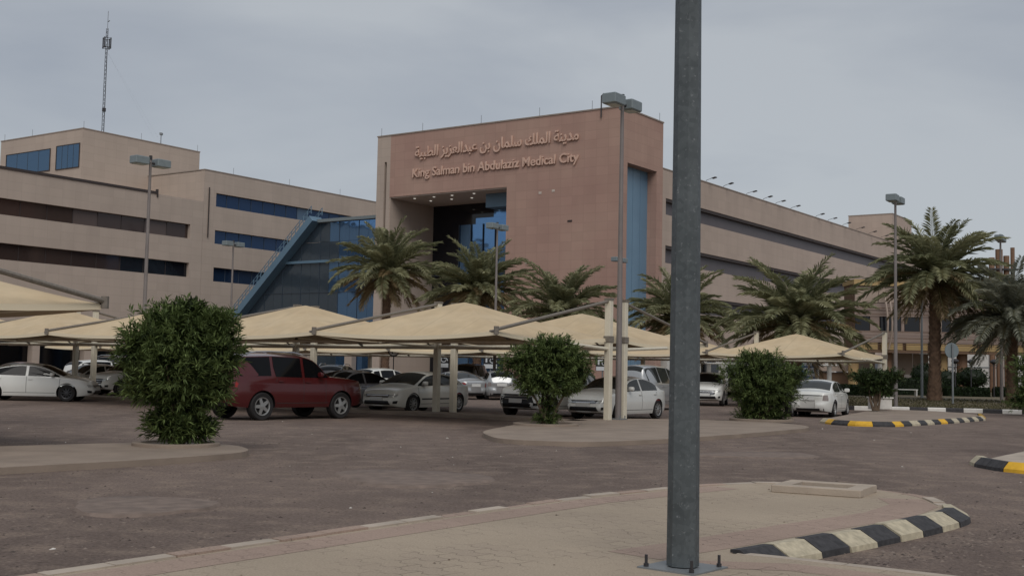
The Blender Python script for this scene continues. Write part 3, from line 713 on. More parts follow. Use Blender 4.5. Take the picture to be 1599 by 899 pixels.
# glazed atrium wedge between entrance block and left wing
at = thing('glazed_atrium', 'glass wedge in painted dark and blue reflections, diagonal railed stair edge beside the entrance block', 'building', PO, A0)
def atrium_top(x):  # height of the glass under the diagonal
    return min(16.9, 17.3 - (-40.3 - x) * .905) if x < -40.0 else 16.9
b = MB(); b2 = MB(); mu = MB()
pw = 1.38
xs = np.arange(-54.9, -27.52, pw)
for i, x in enumerate(xs):
    xb = min(x + pw, -27.52)
    zt0, zt1 = atrium_top(x), atrium_top(xb)
    zl = [0, 2.9, 6.2, 9.4, 12.7, 14.8, 16.9]
    for j in range(len(zl) - 1):
        z0, z1 = zl[j], zl[j + 1]
        a0, a1 = min(z1, zt0), min(z1, zt1)
        if max(a0, a1) <= z0 + .02: continue
        tgt = b2 if x > -38.0 - (.4 if j % 2 else 0) else b  # dark and blue split paints a reflected building edge into the panes
        y0, y1 = 5.0, 5.1; g = .012
        a0, a1 = max(a0, z0 + .02), max(a1, z0 + .02)
        tgt.add([(x + g, y0, z0 + g), (xb - g, y0, z0 + g), (xb - g, y0, a1 - g), (x + g, y0, a0 - g), (x + g, y1, z0 + g), (xb - g, y1, z0 + g), (xb - g, y1, a1 - g), (x + g, y1, a0 - g)],
                [(0, 3, 2, 1), (4, 5, 6, 7), (0, 1, 5, 4), (1, 2, 6, 5), (2, 3, 7, 6), (3, 0, 4, 7)], 0 if (i + j) % 5 else 0)
    if zt0 > .3 and i % 2: mu.box(x - .022, x + .022, 4.95, 4.995, 0, zt0)
for z in (2.9, 6.2, 9.4):
    xl = -40.3 - (17.3 - z) / .905 + .2
    mu.box(max(xl, -54.8), -27.52, 4.935, 4.992, z - .03, z + .03)
b.build('dark_reflection_glazing', M['glass_dark_reflection'], at); b2.build('blue_reflection_glazing', M['glass_blue_reflection'], at); mu.build('mullion', M['mullion'], at)
MB().box(-45.2, -27.52, 4.75, 4.93, 12.58, 12.86).build('transom_beam', M['steel_blue'], at)
MB().box(-40.6, -27.52, 4.6, 9, 16.92, 17.25).build('roof_edge', M['lamp_grey'], at)
sb = MB()
p0, p1 = Vector((-40.1, 4.7, 17.3)), Vector((-54.9, 4.7, 3.9))
dd = (p1 - p0); sb.obox((p0 + p1) / 2, dd / 2, (0, .9, 0), Vector((dd.z, 0, -dd.x)).normalized() * .36)
sb.build('stair_beam', M['steel_blue'], at)
rb = MB(); up = Vector((0, 0, 1.05))
nn = 26
for yy in (3.85, 5.5):
    a, c = Vector((p0.x, yy, p0.z + .5)), Vector((p1.x, yy, p1.z + .5))
    for h in (.4, .8): rb.tube([a + Vector((0, 0, h)), c + Vector((0, 0, h))], .035, 6)
    for k in range(nn + 1):
        q = a.lerp(c, k / nn); rb.tube([q, q + Vector((0, 0, .82))], .04, 6)
    for k in range(nn):
        q = a.lerp(c, k / nn); r_ = a.lerp(c, (k + 1) / nn); rb.tube([q + Vector((0, 0, .1)), r_ + Vector((0, 0, .8))], .025, 5)
rb.build('railing', M['steel_blue'], at)
b = MB(); b.box(-54.9, -28, 5.4, 20, 0, 3.8); b.box(-44, -28, 5.4, 20, 3.8, 12); b.box(-40, -28, 5.4, 20, 12, 16.6); b.build('interior', M['glass_black'], at)
b = MB()
for x in (-47.5, -41, -34.5): MB().box(x - .5, x + .5, 4.2, 4.9, 0, 3.4).build('pale_pillar', M['beige'], at)

# right wing
rw = thing('right_wing', 'long beige stone wing at right with two grey ribbon windows under a row of floodlights', 'building', PO, A0)
b = MB()
facade(b, None, 7.77, 96, 4.0, 20.0, [(15.9, 17.4, 8.4, 92), (11.5, 13.1, 8.4, 92), (7.2, 8.8, 8.4, 92)])
b.box(-16, -.62, 7.78, 95.9, 4.0, 19.6)
b.build('wall', M['beige_r'], rw)
MB().box(-.66, .05, 7.77, 96, 20.0, 20.1).build('coping', M['coping'], rw)
for (za, zb) in ((15.9, 17.4), (11.5, 13.1), (7.2, 8.8)):
    wb = band_glass(rw, za, zb - .003, 8.4, 92, [M['glass_grey'], M['glass_brown']], lambda i: 0, step=2.4, mull=None)
    MB().box(-.37, -.05, 8.42, 91.9, zb - .28, zb - .005).build('reveal_shade_strip', M['dark_coping'], wb)  # dark strip standing in for the shadow under the window reveal
MB().box(-3.2, -3.1, 7.8, 96, 0, 4.0).build('ground_floor_glazing', M['glass_black'], rw)
for k in range(14): MB().box(-.7, 0, 9 + k * 6.2, 9.7 + k * 6.2, 0, 3.995).build('ground_floor_column', M['white_metal'], rw)

rbk = thing('rooftop_plant_room', 'small beige plant room standing on the far end of the right wing roof', 'building', loc2(PO, -3.0, 85, 20.0), A0)
MB().box(-6.5, 0, 0, 9.5, 0, 5.3).build('wall', M['beige_r'], rbk)
MB().box(-6.55, .05, -.05, 9.55, 5.3, 5.42).build('coping', M['coping'], rbk)
b = MB(); b.tube([(-7.5, -.2, .5), (-7.5, -.2, 1.5), (-13, -2, 1.5)], .05, 6); b.build('pipe_rail', M['white_metal'], rbk)

# floodlights along the right wing parapet
def floodlight():
    r = thing('floodlight', None, 'floodlight')
    a = MB(); a.tube([(0, 0, 0), (.12, 0, .25), (.95, 0, .45)], .028, 5); a.build('arm', M['dark_metal'], r)
    h = MB(); h.obox((1.15, 0, .44), (.24, 0, .05), (0, .2, 0), (-.02, 0, .05)); h.build('lamp_head', M['dark_metal'], r)
    return r
fl0 = floodlight()
fy = [17.2, 21.2, 26.8, 31.2, 34.6, 39.0, 46.8, 50.8, 56.0, 61.0, 66.0, 71.0]
for i, y in enumerate(fy):
    o = fl0 if i == 0 else copy_tree(fl0)
    o.location = loc2(PO, -.3, y, 20.1); o.rotation_euler = (0, 0, A0 + rnd.uniform(-.25, .25))
    o.scale = (.85, .85, .85); tag(o, 'thin armed floodlight leaning out over the right wing parapet', 'floodlight', 'floodlights along the right wing parapet')
# lightning rods
def rod(p, h=.9, label='', group='lightning rods on the hospital roofs'):
    b = MB(); b.tube([(0, 0, 0), (0, 0, h)], .022, 5); b.lathe([(0, 0), (.07, 0), (.05, .08), (0, .1)], n=8)
    o = b.build('lightning_rod', M['grey_metal']); o.location = p; tag(o, label, 'lightning rod', group)
for x, y in [(-27.2, .2), (-22, .2), (-15, .2), (-8.5, .2), (-3, .2), (-.2, 3.6), (-.2, 7.4)]:
    rod(loc2(PO, x, y, 24.27), .8, 'thin lightning rod on the coping of the pinkish entrance block')
for y in (6, 15, 24, 33): rod(loc2(QO, -.3, y, 23.52), .8, 'thin lightning rod on the roof edge above the blue ribbon windows')
for x, y in [(-10.2, -7.3), (-20, -7.3), (-25.6, -7.3), (-10.2, .5), (-10.2, 8.9)]: rod(loc2(QO, x, y, 27.62), .8, 'thin lightning rod on the coping of the square rooftop tower')
dv = MB(); dv.tube([(0, 0, -.9), (0, 0, 1.0), (.15, -.2, 1.15), (.5, -.6, .7)], .06, 6); dv.tube([(.5, -.6, .7), (.5, -.6, .1)], .05, 6)
o = dv.build('roof_hook', M['dark_metal']); o.location = loc2(PO, -1.9, -.12, 24.3); tag(o, 'black hooked bracket on the entrance block roof edge', 'bracket')
cm = MB(); cm.tube([(0, 0, 0), (0, 0, 1.2)], .05, 6); cm.box(-.15, .15, -.2, .25, 1.1, 1.35)
o = cm.build('roof_camera', M['grey_metal']); o.location = loc2(QO, -10.3, 3.4, 27.62); tag(o, 'small camera on a short post on the rooftop tower edge', 'camera')

# antenna mast
ma = thing('antenna_mast', 'tall thin lattice antenna mast with a top cage rising behind the rooftop tower', 'mast', loc2(QO, -13.5, -2.4, 27.5), A0)
b = MB()
for i in range(3):
    t = i * 2.094; b.tube([(.16 * math.cos(t), .16 * math.sin(t), 0), (.12 * math.cos(t), .12 * math.sin(t), 13.2)], .03, 5)
for k in range(26):
    z = k * .5
    for i in range(3):
        t, t2 = i * 2.094, (i + 1) * 2.094; b.tube([(.15 * math.cos(t), .15 * math.sin(t), z), (.15 * math.cos(t2), .15 * math.sin(t2), z + .5)], .018, 4)
b.tube([(0, 0, 3.3), (0, 0, 3.7)], .22, 8)
b.build('lattice', M['dark_metal'], ma)
b = MB()
for z in (10.9, 12.0):
    P = [(.5 * math.cos(i * math.pi / 4), .5 * math.sin(i * math.pi / 4), z) for i in range(9)]
    b.tube(P, .03, 5)
for i in range(4): t = i * math.pi / 2 + .4; b.box(.5 * math.cos(t) - .05, .5 * math.cos(t) + .05, .5 * math.sin(t) - .05, .5 * math.sin(t) + .05, 10.8, 12.1); b.tube([(0, 0, 11), (.5 * math.cos(t), .5 * math.sin(t), 11)], .03, 4)
b.build('antenna_cage', M['dark_metal'], ma)
b = MB(); b.tube([(0, 0, 13.0), (0, 0, 15.3)], .03, 5); b.tube([(0, 0, 14.0), (.35, 0, 14.1)], .05, 5); b.build('whip_antenna', M['grey_metal'], ma)
b = MB()
for (x, y) in ((8, 6), (-8, 6), (2, -1.8), (3.2, 12)): b.tube([(0, 0, 10.5), (x * .6, y * .6, .2)], .003, 4)
b.build('guy_wire', M['grey_metal'], ma)

# elevated annex on the right (bands of brown panels on columns), parallel to the view
ax = thing('elevated_annex', 'brown panelled elevated annex on columns behind the palms at right', 'building', (27.6, 95, 0))
XL = 40
M['panel_brown'] = plain('panel_brown', lin((146, 128, 118)), .6, var=.08, vscale=.6)
M['panel_tan'] = plain('panel_tan', lin((166, 148, 134)), .6, var=.08, vscale=.6)
M['ochre'] = plain('ochre', lin((172, 146, 100)), .6, var=.08, vscale=.8)
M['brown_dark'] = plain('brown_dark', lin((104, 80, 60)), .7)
M['tan_col'] = plain('tan_column', lin((166, 138, 96)), .65, var=.1)
M['rust_col'] = plain('rust_column', lin((128, 98, 76)), .7, var=.12)
MB().box(0, XL, .3, 3.2, 3.6, 9.0).build('body', M['brown_dark'], ax)
b = MB()
for k in range(int(XL / 1.9)): b.box(k * 1.9 + .02, k * 1.9 + 1.88, .1, .297, 7.55, 8.85)
b.build('upper_panel', M['panel_tan'], ax)
b = MB(); b.box(0, XL, .12, .296, 6.95, 7.5); b.box(0, XL, .12, .296, 6.45, 6.90); b.box(0, XL, .12, .296, 4.35, 4.95); b.box(0, XL, .14, .294, 4.96, 5.28); b.build('spandrel_panel', M['panel_brown'], ax)
b = MB(); b.box(-.1, XL, -.1, .296, 8.9, 9.02); b.box(-.1, XL, 0, 3.3, 9.02, 9.4); b.build('roof_fascia', M['ochre'], ax)
for k in range(20):
    MB().box(k * 2 + .05, k * 2 + 1.2 + .5 * (k % 2), .2, .295, 5.3, 6.42).build('window', M['glass_black'], ax)
    MB().box(k * 2 + 1.25 + .5 * (k % 2), k * 2 + 1.98, .16, .29, 5.3, 6.42).build('window_panel', M['panel_brown'], ax)
    MB().box(k * 2 + .1, k * 2 + 1.8, .02, .296, 3.78, 4.3).build('ochre_panel', M['ochre'], ax)
g = MB(); g.box(-.05, XL, -.05, .29, 3.55, 3.74); g.build('lower_beam', M['brown_dark'], ax)
for x in (2.2, 2.55, 6.0, 6.4, 16, 16.4, 22, 22.4, 28, 28.4):
    P = []
    for k in range(10):
        t = k / 9; P.append((x + .3 * math.sin(t * 2.6) * (1 - t), -.35 - .5 * math.sin(t * math.pi), 3.8 + 4.6 * t))
    MB().tube(P, .085, 6).build('curved_pipe', M['panel_tan'], ax)
g = MB()
for z in (4.2, 4.7, 5.2, 6.6, 7.1): g.tube([(0, -.25, z), (XL, -.25, z)], .03, 5)
g.build('rail', M['brown_dark'], ax)
for i, x in enumerate((.2, 3.0, 7.4, 9.0, 15.4, 22, 28)):
    MB().lathe([(.42 if i not in (1,) else .3, 0), (.42 if i not in (1,) else .3, 3.58)], (x, 1.2, 0), n=16).build('column', M['tan_col'] if i in (0, 2) else M['rust_col'], ax)
g = MB(); g.box(-2.2, 0.9, 3.0, 3.1, 2.0, 3.58); g.box(1.2, 2.5, 3.0, 3.1, 2.0, 3.58); g.box(3.5, 5.6, 3.0, 3.1, 1.85, 3.58); g.box(5.65, 6.9, 3.0, 3.1, .3, 3.58); g.build('grey_panel', M['panel_tan'], ax)
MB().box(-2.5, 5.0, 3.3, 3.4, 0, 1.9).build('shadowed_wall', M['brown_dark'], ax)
wh = thing('white_building', 'plain white building seen under the elevated annex at right', 'building', (42.7, 124, 0))
b = MB(); b.box(0, 34, 0, 10, 0, 6.5); b.build('wall', M['white_metal'], wh)
b = MB()
for k in range(6): b.box(k * 4.3 - .03 + 3, k * 4.3 + .03 + 3, -.03, -.002, 0, 6.5)
b.box(0, 34, -.05, -.003, 2.75, 2.86); b.build('panel_joint', M['grey_metal'], wh)
st = thing('flue_stack', 'cluster of brown flue pipes above the annex roof between two palms', 'flue', (46.6, 113, 0))
b = MB()
for (x, r_, h) in ((-.7, .28, 13.2), (0, .34, 14.0), (.7, .28, 13.4), (1.3, .2, 14.2)): b.tube([(x, 0, 0), (x, 0, h)], r_, 10)
b.build('flue_pipe', M['rust_col'], st)
for z in (10.0, 12.0): MB().box(-1.1, 1.7, -.5, .5, z, z + .15).build('bracing', M['dark_metal'], st)

# white space-frame entrance canopies, totem sign
def truss(x, y, L, label):
    t = thing('truss_canopy', label, 'canopy', (x, y, 0), 0)
    b = MB(); z0, z1 = 2.3, 2.98
    for yy in (0, 1.6):
        b.tube([(0, yy, z1), (L, yy, z1)], .06, 6); b.tube([(.5, yy, z0), (L - .5, yy, z0)], .06, 6)
        n = int(L / .75)
        for k in range(n):
            a = L * k / n; c = L * (k + .5) / n; e = L * (k + 1) / n
            b.tube([(a, yy, z1), (c, yy, z0)], .05, 6); b.tube([(c, yy, z0), (e, yy, z1)], .05, 6)
    b.build('truss', M['white_metal'], t)
    c = MB()
    for xx in (.8, L - .8): c.tube([(xx, .8, 0), (xx, .8, z0)], .16, 10)
    c.build('column', M['white_metal'], t)
    MB().box(0, L, -.1, 1.7, z1 + .06, z1 + .14).build('canopy_roof', M['soffit'], t)
truss(19.3, 80.0, 3.2, 'white truss canopy behind the shade canopies, right of the blue notice board')
truss(13.2, 83.0, 4.2, 'white truss canopy behind the shade canopies, above the white crossover car')
M['blue_sign'] = plain('blue_sign', lin((42, 78, 128)), .5)
M['sign_white'] = plain('sign_white', lin((206, 210, 212)), .5)
M['sign_black'] = plain('sign_black', lin((34, 34, 36)), .5)
ts = thing('notice_totem', 'upright blue notice board with white stripes in front of the dark entrance', 'sign', (18.1, 72, 0))
MB().box(-.5, .5, -.06, .06, .5, 2.5).build('panel', M['blue_sign'], ts)
b = MB(); b.box(-.6, -.503, -.09, .09, 0, 2.58); b.build('frame', M['sign_white'], ts); b = MB(); b.box(.503, .6, -.09, .09, 0, 2.58); b.build('frame', M['sign_white'], ts)
b = MB()
for k, (x0, x1) in enumerate(((-.5, .3), (-.55, .5), (-.3, .55), (-.55, .2), (-.5, .5), (-.55, .4))):
    z = 2.35 - k * .3; x0 *= .8; x1 *= .8; b.box(x0, x1, -.066, -.062, z - .07, z); b.box(x0 + .1, x1 - .05, -.066, -.062, z - .17, z - .12)
b.build('white_lines', M['sign_white'], ts)

def text_on(parent, name, s, c, size, mat, y):
    me = text_mesh(s, size, .004, .012)
    co = np.zeros(len(me.vertices) * 3); me.vertices.foreach_get('co', co); co = co.reshape(-1, 3)
    cx, cz = (co[:, 0].min() + co[:, 0].max()) / 2, (co[:, 1].min() + co[:, 1].max()) / 2
    me.vertices.foreach_set('co', np.stack([co[:, 0] - cx + c[0], y - co[:, 2], co[:, 1] - cz + c[1]], 1).ravel())
    me.materials.clear(); me.materials.append(mat)
    o = bpy.data.objects.new(name, me); COL.objects.link(o); o.parent = parent; return o
def parking_sign(x, y, rz, label):
    t = thing('parking_sign', label, 'sign', (x, y, 0), rz, 'parking signs before the hospital wall')
    b = MB(); b.tube([(0, .06, 0), (0, .06, 2.75)], .045, 8); b.build('post', M['grey_metal'], t)
    MB().box(-.45, .45, -.02, .02, 1.62, 2.72).build('panel', M['sign_black'], t)
    MB().box(-.42, .42, -.028, -.022, 1.64, 1.9).build('lower_plate', M['sign_white'], t)
    text_on(t, 'letter_p', 'P', (-.12, 2.32), .85, M['sign_white'], -.03)
    b = MB()
    P = [(.12 + .16 * math.cos(a), -.032, 2.13 + .14 * math.sin(a)) for a in np.linspace(2.2, 6.2, 10)]; b.tube(P, .03, 5)
    b.tube([(.12, -.032, 2.5), (.14, -.032, 2.23), (.3, -.032, 2.21), (.38, -.032, 2.06)], .035, 5); b.build('wheelchair_mark', M['sign_white'], t)
parking_sign(-4.4, 76, 0, 'black parking sign with wheelchair mark between the two shade posts, left of the others')
parking_sign(-1.28, 76, 0, 'black parking sign on a post before the blue glazed entrance, middle of three')
parking_sign(6.05, 78, 0, 'black parking sign before the pinkish wall, right of the round clipped shrub')
t = thing('round_sign', 'round white sign on a thin post before the pale left jamb of the entrance', 'sign', (-7.0, 71, 0))
b = MB(); b.tube([(0, .05, 0), (0, .05, 2.5)], .03, 8); b.build('post', M['dark_metal'], t)
MB().lathe([(0, -.03), (.34, -.03), (.34, .02), (0, .02)], (0, 0, 2.55), 'Y', 24).build('disc', M['sign_white'], t)
MB().lathe([(.27, -.034), (.34, -.036), (.34, -.031)], (0, 0, 2.55), 'Y', 24).build('rim', M['sign_black'], t)
text_on(t, 'letter_p', 'P', (0, 2.55), .42, M['sign_black'], -.036)
t = thing('traffic_sign', 'back of a round traffic sign on a grey post beside the tall palm trunk', 'sign', (23.1, 62, 0.1), R(12))
b = MB(); b.tube([(0, 0, 0), (0, 0, 3.3)], .05, 8); b.build('post', M['grey_metal'], t)
MB().lathe([(0, .06), (.4, .06), (.4, .1), (0, .1)], (0, 0, 2.95), 'Y', 24).build('disc', M['lamp_grey'], t)

# ------------------------------------------------------------------ shade canopies
BW, BD, ZE, ZP, ZT = 6.8, 6.0, 2.62, 3.66, 3.84
def canopy_parts(sg, n=22):
    """one bay: x from -BW to 0, y from 0 to sg*BD"""
    def pt(u_, v_):   # u,v in -1..1
        m = max(abs(u_), abs(v_)); q = min(abs(u_), abs(v_)) / max(m, 1e-6)
        h = (1 - m) ** 1.12
        # edges scallop in and sag a little between the corners
        k = 1 - .045 * (1 - q * q) * m
        zz = ZE + (ZP - ZE) * h - .13 * (1 - q * q) * m ** 3
        if m < .08: zz -= .03
        return (-BW / 2 + u_ * k * BW / 2 * .985, sg * (BD / 2 + v_ * k * BD / 2 * .985), zz)
    ring = [(-1 + 2 * i / n, -1) for i in range(n)] + [(1, -1 + 2 * i / n) for i in range(n)] + [(1 - 2 * i / n, 1) for i in range(n)] + [(-1, 1 - 2 * i / n) for i in range(n)]
    P = [[pt(max(lv, 1e-4) * a, max(lv, 1e-4) * c) for (a, c) in ring + ring[:1]] for lv in np.linspace(0, 1, 13)]
    fab = MB(); fab.grid(P)
    hem = MB()
    edge = P[-1][:-1]
    m = len(edge); cx, cy = -BW / 2, sg * BD / 2
    vs = []
    for e in edge: vs += [(e[0], e[1], e[2] + .012), (e[0] + (e[0] - cx) * .008, e[1] + (e[1] - cy) * .008, e[2] - .10)]
    hem.add(vs, [(2 * i, 2 * i + 1, (2 * i + 3) % (2 * m), (2 * i + 2) % (2 * m)) for i in range(m)])
    post = MB(); post.box(-.1, .1, -.1, .1, 0, ZT, 0, .012)
    brk = MB(); brk.box(-.125, .125, -.125, .125, ZE - .12, ZE + .08, 0, .01); cap = MB(); cap.box(-.115, .115, -.115, .115, ZT - .03, ZT + .04)
    stt = MB(); stt.tube([(0, 0, ZT - .05), (0, sg * (BD - .02), ZE + .06)], .05, 8)
    stt.tube([(-.05, sg * (BD - .02), ZE + .02), (-.3, sg * (BD - .1), ZE + .0)], .04, 6); stt.tube([(0, sg * (BD + .03), ZE - .08), (0, sg * (BD + .03), ZE + .14)], .07, 8)
    beam = MB(); beam.tube([(-.1, sg * .0, 2.32), (-BW + .1, sg * .0, 2.32)], .065, 8)
    beam.tube([(-.1, sg * 2.9, 2.42), (-BW + .1, sg * 2.9, 2.42)], .05, 8); beam.tube([(0, sg * .1, 2.30), (0, sg * 2.95, 2.42)], .05, 8)
    arm = MB(); arm.tube([(-BW / 2, sg * .0, 2.32), (-BW / 2, sg * BD / 2, ZP - .12)], .04, 6); arm.tube([(-.05, 0, 2.2), (-.5, sg * .35, 2.65)], .03, 6)
    return [('fabric_roof', fab, M['fabric'], True), ('hem', hem, M['hem'], True), ('post', post, M['cream_metal'], False), ('bracket', brk, M['bracket'], False), ('post_cap', cap, M['bracket'], False),
            ('stay_arm', stt, M['bracket'], True), ('beam', beam, M['cream_metal'], True), ('brace', arm, M['bracket'], True)]
protos = {}
def canopy(origin, a, bb, sg, label, group):
    if sg not in protos:
        r = thing('shade_canopy', label, 'canopy', (0, 0, 0), A0, group)
        for (nm, mb, mt, sm) in canopy_parts(sg): mb.build(nm, mt, r, smooth=sm, angle=40)
        protos[sg] = r
    else: r = copy_tree(protos[sg])
    r.location = loc2(origin, a, bb); tag(r, label, 'canopy', group); return r
R1 = (3.05, 37.0); R2 = (18.6, 59.0); R0 = (-10.75, 16.3)
fl = ['ending at the tall cream corner post, behind the round clipped shrub', 'peaking between two shade posts behind the red car nose',
      'behind the tallest leafy bush', 'peaking left of the tall leafy bush', 'at the left picture edge, above the white side-on saloon']
fl = ['tan peaked shade canopy in front of the pinkish hospital wall, largest one in view',
      'tan peaked shade canopy over the nose of the red off-roader',
      'tan peaked shade canopy mostly hidden by the tallest leafy bush',
      'tan peaked shade canopy behind the white saloon seen side-on at left',
      'tan shade canopy cut by the left edge, over the white side-on saloon']
bl = ['tan peaked shade canopy behind the tall cream corner posts, over the white saloon there',
      'tan shade canopy over the white saloon parked behind two cream posts',
      'tan shade canopy behind the red off-roader, hidden by the canopy over its nose',
      'tan shade canopy over the black saloon nose beside the tallest bush',
      'tan shade canopy over the far white cars at left, behind the canopies there']
for k in range(5): canopy(R1, -BW * k, 0, -1, fl[k], 'shade canopies over the car park')
for k in range(5): canopy(R1, -BW * k, .95, 1, bl[k], 'shade canopies over the car park')
c0 = canopy(R1, -BW * 5, 0, -1, 'tan shade canopy row end beyond the left picture edge, far side', 'shade canopies over the car park') if False else None
canopy(R0, 0, 0, 1, 'nearest tan shade canopy, jutting in high from the left picture edge', 'shade canopies over the car park')
r2l = ['tan peaked shade canopy at far right before the big palms, over the rear-facing saloon',
       'tan shade canopy behind the foreground steel pole, over the white crossover', 'tan shade canopy in the back row behind the grey van',
       'tan shade canopy in the back row behind the silver hatchback', 'tan shade canopy in the back row behind the twin cream posts',
       'tan shade canopy in the back row above the black off-roader roofs', 'tan shade canopy in the back row behind the red off-roader roof',
       'tan shade canopy in the back row behind the tallest leafy bush', 'tan shade canopy in the back row at the far left']
for k in range(9): canopy(R2, -BW * k, 0, -1, r2l[k], 'shade canopies over the car park')

# ------------------------------------------------------------------ lamp posts
def lamp_proto():
    H = 10.2
    r = thing('street_lamp', None, 'street lamp')
    p = MB(); p.tube([(0, 0, .02), (0, 0, H)], [.1, .055], 12); p.build('pole', M['pole_brown'], r, smooth=True)
    q = MB(); q.box(-.22, .22, -.22, .22, 0, .03)
    for sx in (-1, 1):
        for sy in (-1, 1): q.tube([(.16 * sx, .16 * sy, .03), (.16 * sx, .16 * sy, .12)], .02, 6)
    q.build('base_plate', M['grey_metal'], r)
    c = MB(); c.tube([(0, -.22, H - .16), (0, .22, H - .16)], .05, 8); c.tube([(0, 0, H - .02), (0, 0, H + .16)], .07, 8); c.build('crossarm', M['dark_metal'], r)
    for s in (-1, 1):
        h = MB(); y0, y1 = (.2, .88) if s > 0 else (-.88, -.2)
        h.box(-.25, .25, y0, y1, H - .28, H + .05, 0, .03)
        ho = h.build('lamp_head', M['lamp_grey'], r)
        MB().box(-.19, .19, y0 + .1, y1 - .1, H - .295, H - .283).build('lens', M['lens'], ho)
    return r
lp = lamp_proto()
lamps = [(3.42, 37.5, .1, 'double headed lamp post standing between the cream corner posts, tallest in view'),
         (18.5, 57.0, .1, 'double headed lamp post on the yellow and black kerbed island before the tallest palm'),
         (30.2, 73.0, .2, 'double headed lamp post at the right picture edge beside the grey shaggy palm'),
         (-15.5, 50.0, 0, 'double headed lamp post behind the tallest bush, before the brown ribbon windows'),
         (-19.9, 84.0, 0, 'double headed lamp post before the blue ribbon windows and stair edge'),
         (-.95, 70.5, 0, 'double headed lamp post before the deep glazed entrance recess'),
         (8.15, 90.0, 0, 'double headed lamp post far back before the blue side panel, behind the tallest lamp post')]
for i, (x, y, z, lb) in enumerate(lamps):
    o = lp if i == 0 else copy_tree(lp)
    o.location = (x, y, z); o.rotation_euler = (0, 0, A0 + (0, .05, .1, -.05, 0.02, .03, 0)[i]); tag(o, lb, 'street lamp', 'double headed lamp posts in the car park')
# foreground galvanised octagonal column
fp = thing('steel_column', 'thick galvanised octagonal steel column bolted to the foreground paving', 'pole', (1.345, 9.16, .118), R(-40))
p = MB(); p.tube([(0, 0, .02), (0, 0, 10.0)], [.124, .074], 8, ph=R(54)); p.build('shaft', M['galv'], fp, smooth=False)
p = MB(); p.box(-.25, .25, -.25, .25, 0, .012); p.build('base_plate', M['grey_metal'], fp)
for sx in (-1, 1):
    for sy in (-1, 1):
        p = MB(); p.tube([(.2 * sx, .2 * sy, .01), (.2 * sx, .2 * sy, .10)], .012, 8); p.tube([(.2 * sx, .2 * sy, .012), (.2 * sx, .2 * sy, .036)], .022, 6); p.build('anchor_bolt', M['dark_metal'], fp, smooth=True)
p = MB(); p.tube([(0, -1.4, 9.6), (0, 1.4, 9.6)], .05, 8); p.build('crossarm', M['grey_metal'], fp)

# concrete frame on the paving
cf = MB()
cf.box(-.6, .6, -.5, -.3, 0, .11, 0, .01); cf.box(-.6, .6, .3, .5, 0, .11, 0, .01); cf.box(-.6, -.38, -.3, .3, 0, .108); cf.box(.38, .6, -.3, .3, 0, .108)
o = cf.build('inspection_chamber', M['concrete']); o.scale = (.93, .93, .85); o.location = (4.05, 15.3, .118); o.rotation_euler = (0, 0, A0 + .1); tag(o, 'low hollow concrete frame lying on the foreground paving', 'chamber rim')
fi = MB().box(-.375, .375, -.295, .295, 0, .03); oo = fi.build('fill', M['soil'], o)
cbx = MB(); cbx.box(-.45, .45, -.3, .3, 0, .5, 0, .02); cbx.box(-.5, .5, -.35, .35, .5, .56)
o = cbx.build('concrete_block', M['white_paint']); o.location = (16.9, 54.3, .13); o.rotation_euler = (0, 0, .1); tag(o, 'white painted concrete block beside the lamp post on the yellow kerbed island', 'block')

# ------------------------------------------------------------------ vegetation
def bush_mesh(seed, lobes, n_twigs, per, leaf_len, leaf_w, up=.5, inner=.35):
    """lobes: (x,y,z,rx,ry,rz) ellipsoids; twigs end near their surfaces and carry whorls of lance leaves"""
    rng = np.random.default_rng(seed)
    vol = np.array([l[3] * l[4] + l[4] * l[5] for l in lobes]); vol /= vol.sum()
    ch = rng.choice(len(lobes), n_twigs, p=vol)
    Lb = np.array(lobes)[ch]
    d = rng.normal(0, 1, (n_twigs, 3)); d /= np.linalg.norm(d, axis=1, keepdims=True)
    rad = np.where(rng.random(n_twigs) < inner, .35 + .5 * rng.random(n_twigs), .82 + .30 * rng.random(n_twigs) ** 1.6)
    rad = np.where(rng.random(n_twigs) < .07, rad * (1.08 + .28 * rng.random(n_twigs)), rad)
    P = Lb[:, :3] + d * Lb[:, 3:] * rad[:, None]
    P[:, 2] = np.maximum(P[:, 2], .03)
    tw = d * np.array([1, 1, .8]); tw[:, 2] += up; tw /= np.linalg.norm(tw, axis=1, keepdims=True)
    # clumps: pull twigs toward a few centres to leave gaps
    allP, allD, L_, W_, T = [], [], [], [], []
    clump = rng.random(n_twigs)
    for k in range(per):
        a = rng.random(n_twigs) * 6.283
        s = np.cross(tw, rng.normal(0, 1, (n_twigs, 3))); s /= np.linalg.norm(s, axis=1, keepdims=True) + 1e-9
        spread = .35 + .65 * rng.random(n_twigs)
        D = tw * (1 - spread * .45)[:, None] + s * spread[:, None]
        off = -(k / per) * leaf_len * 1.1
        allP.append(P + tw * off); allD.append(D); ll = leaf_len * (.65 + .6 * rng.random(n_twigs)); L_.append(ll); W_.append(ll * leaf_w * (.8 + .4 * rng.random(n_twigs)))
        T.append(np.clip(.15 + .5 * clump + .35 * rng.random(n_twigs) - .1, 0, 1))
    V, Fa = leaves(np.concatenate(allP), np.concatenate(allD), np.concatenate(L_), np.concatenate(W_), rng, .4, .12)
    return V, Fa, np.repeat(np.concatenate(T), 2)
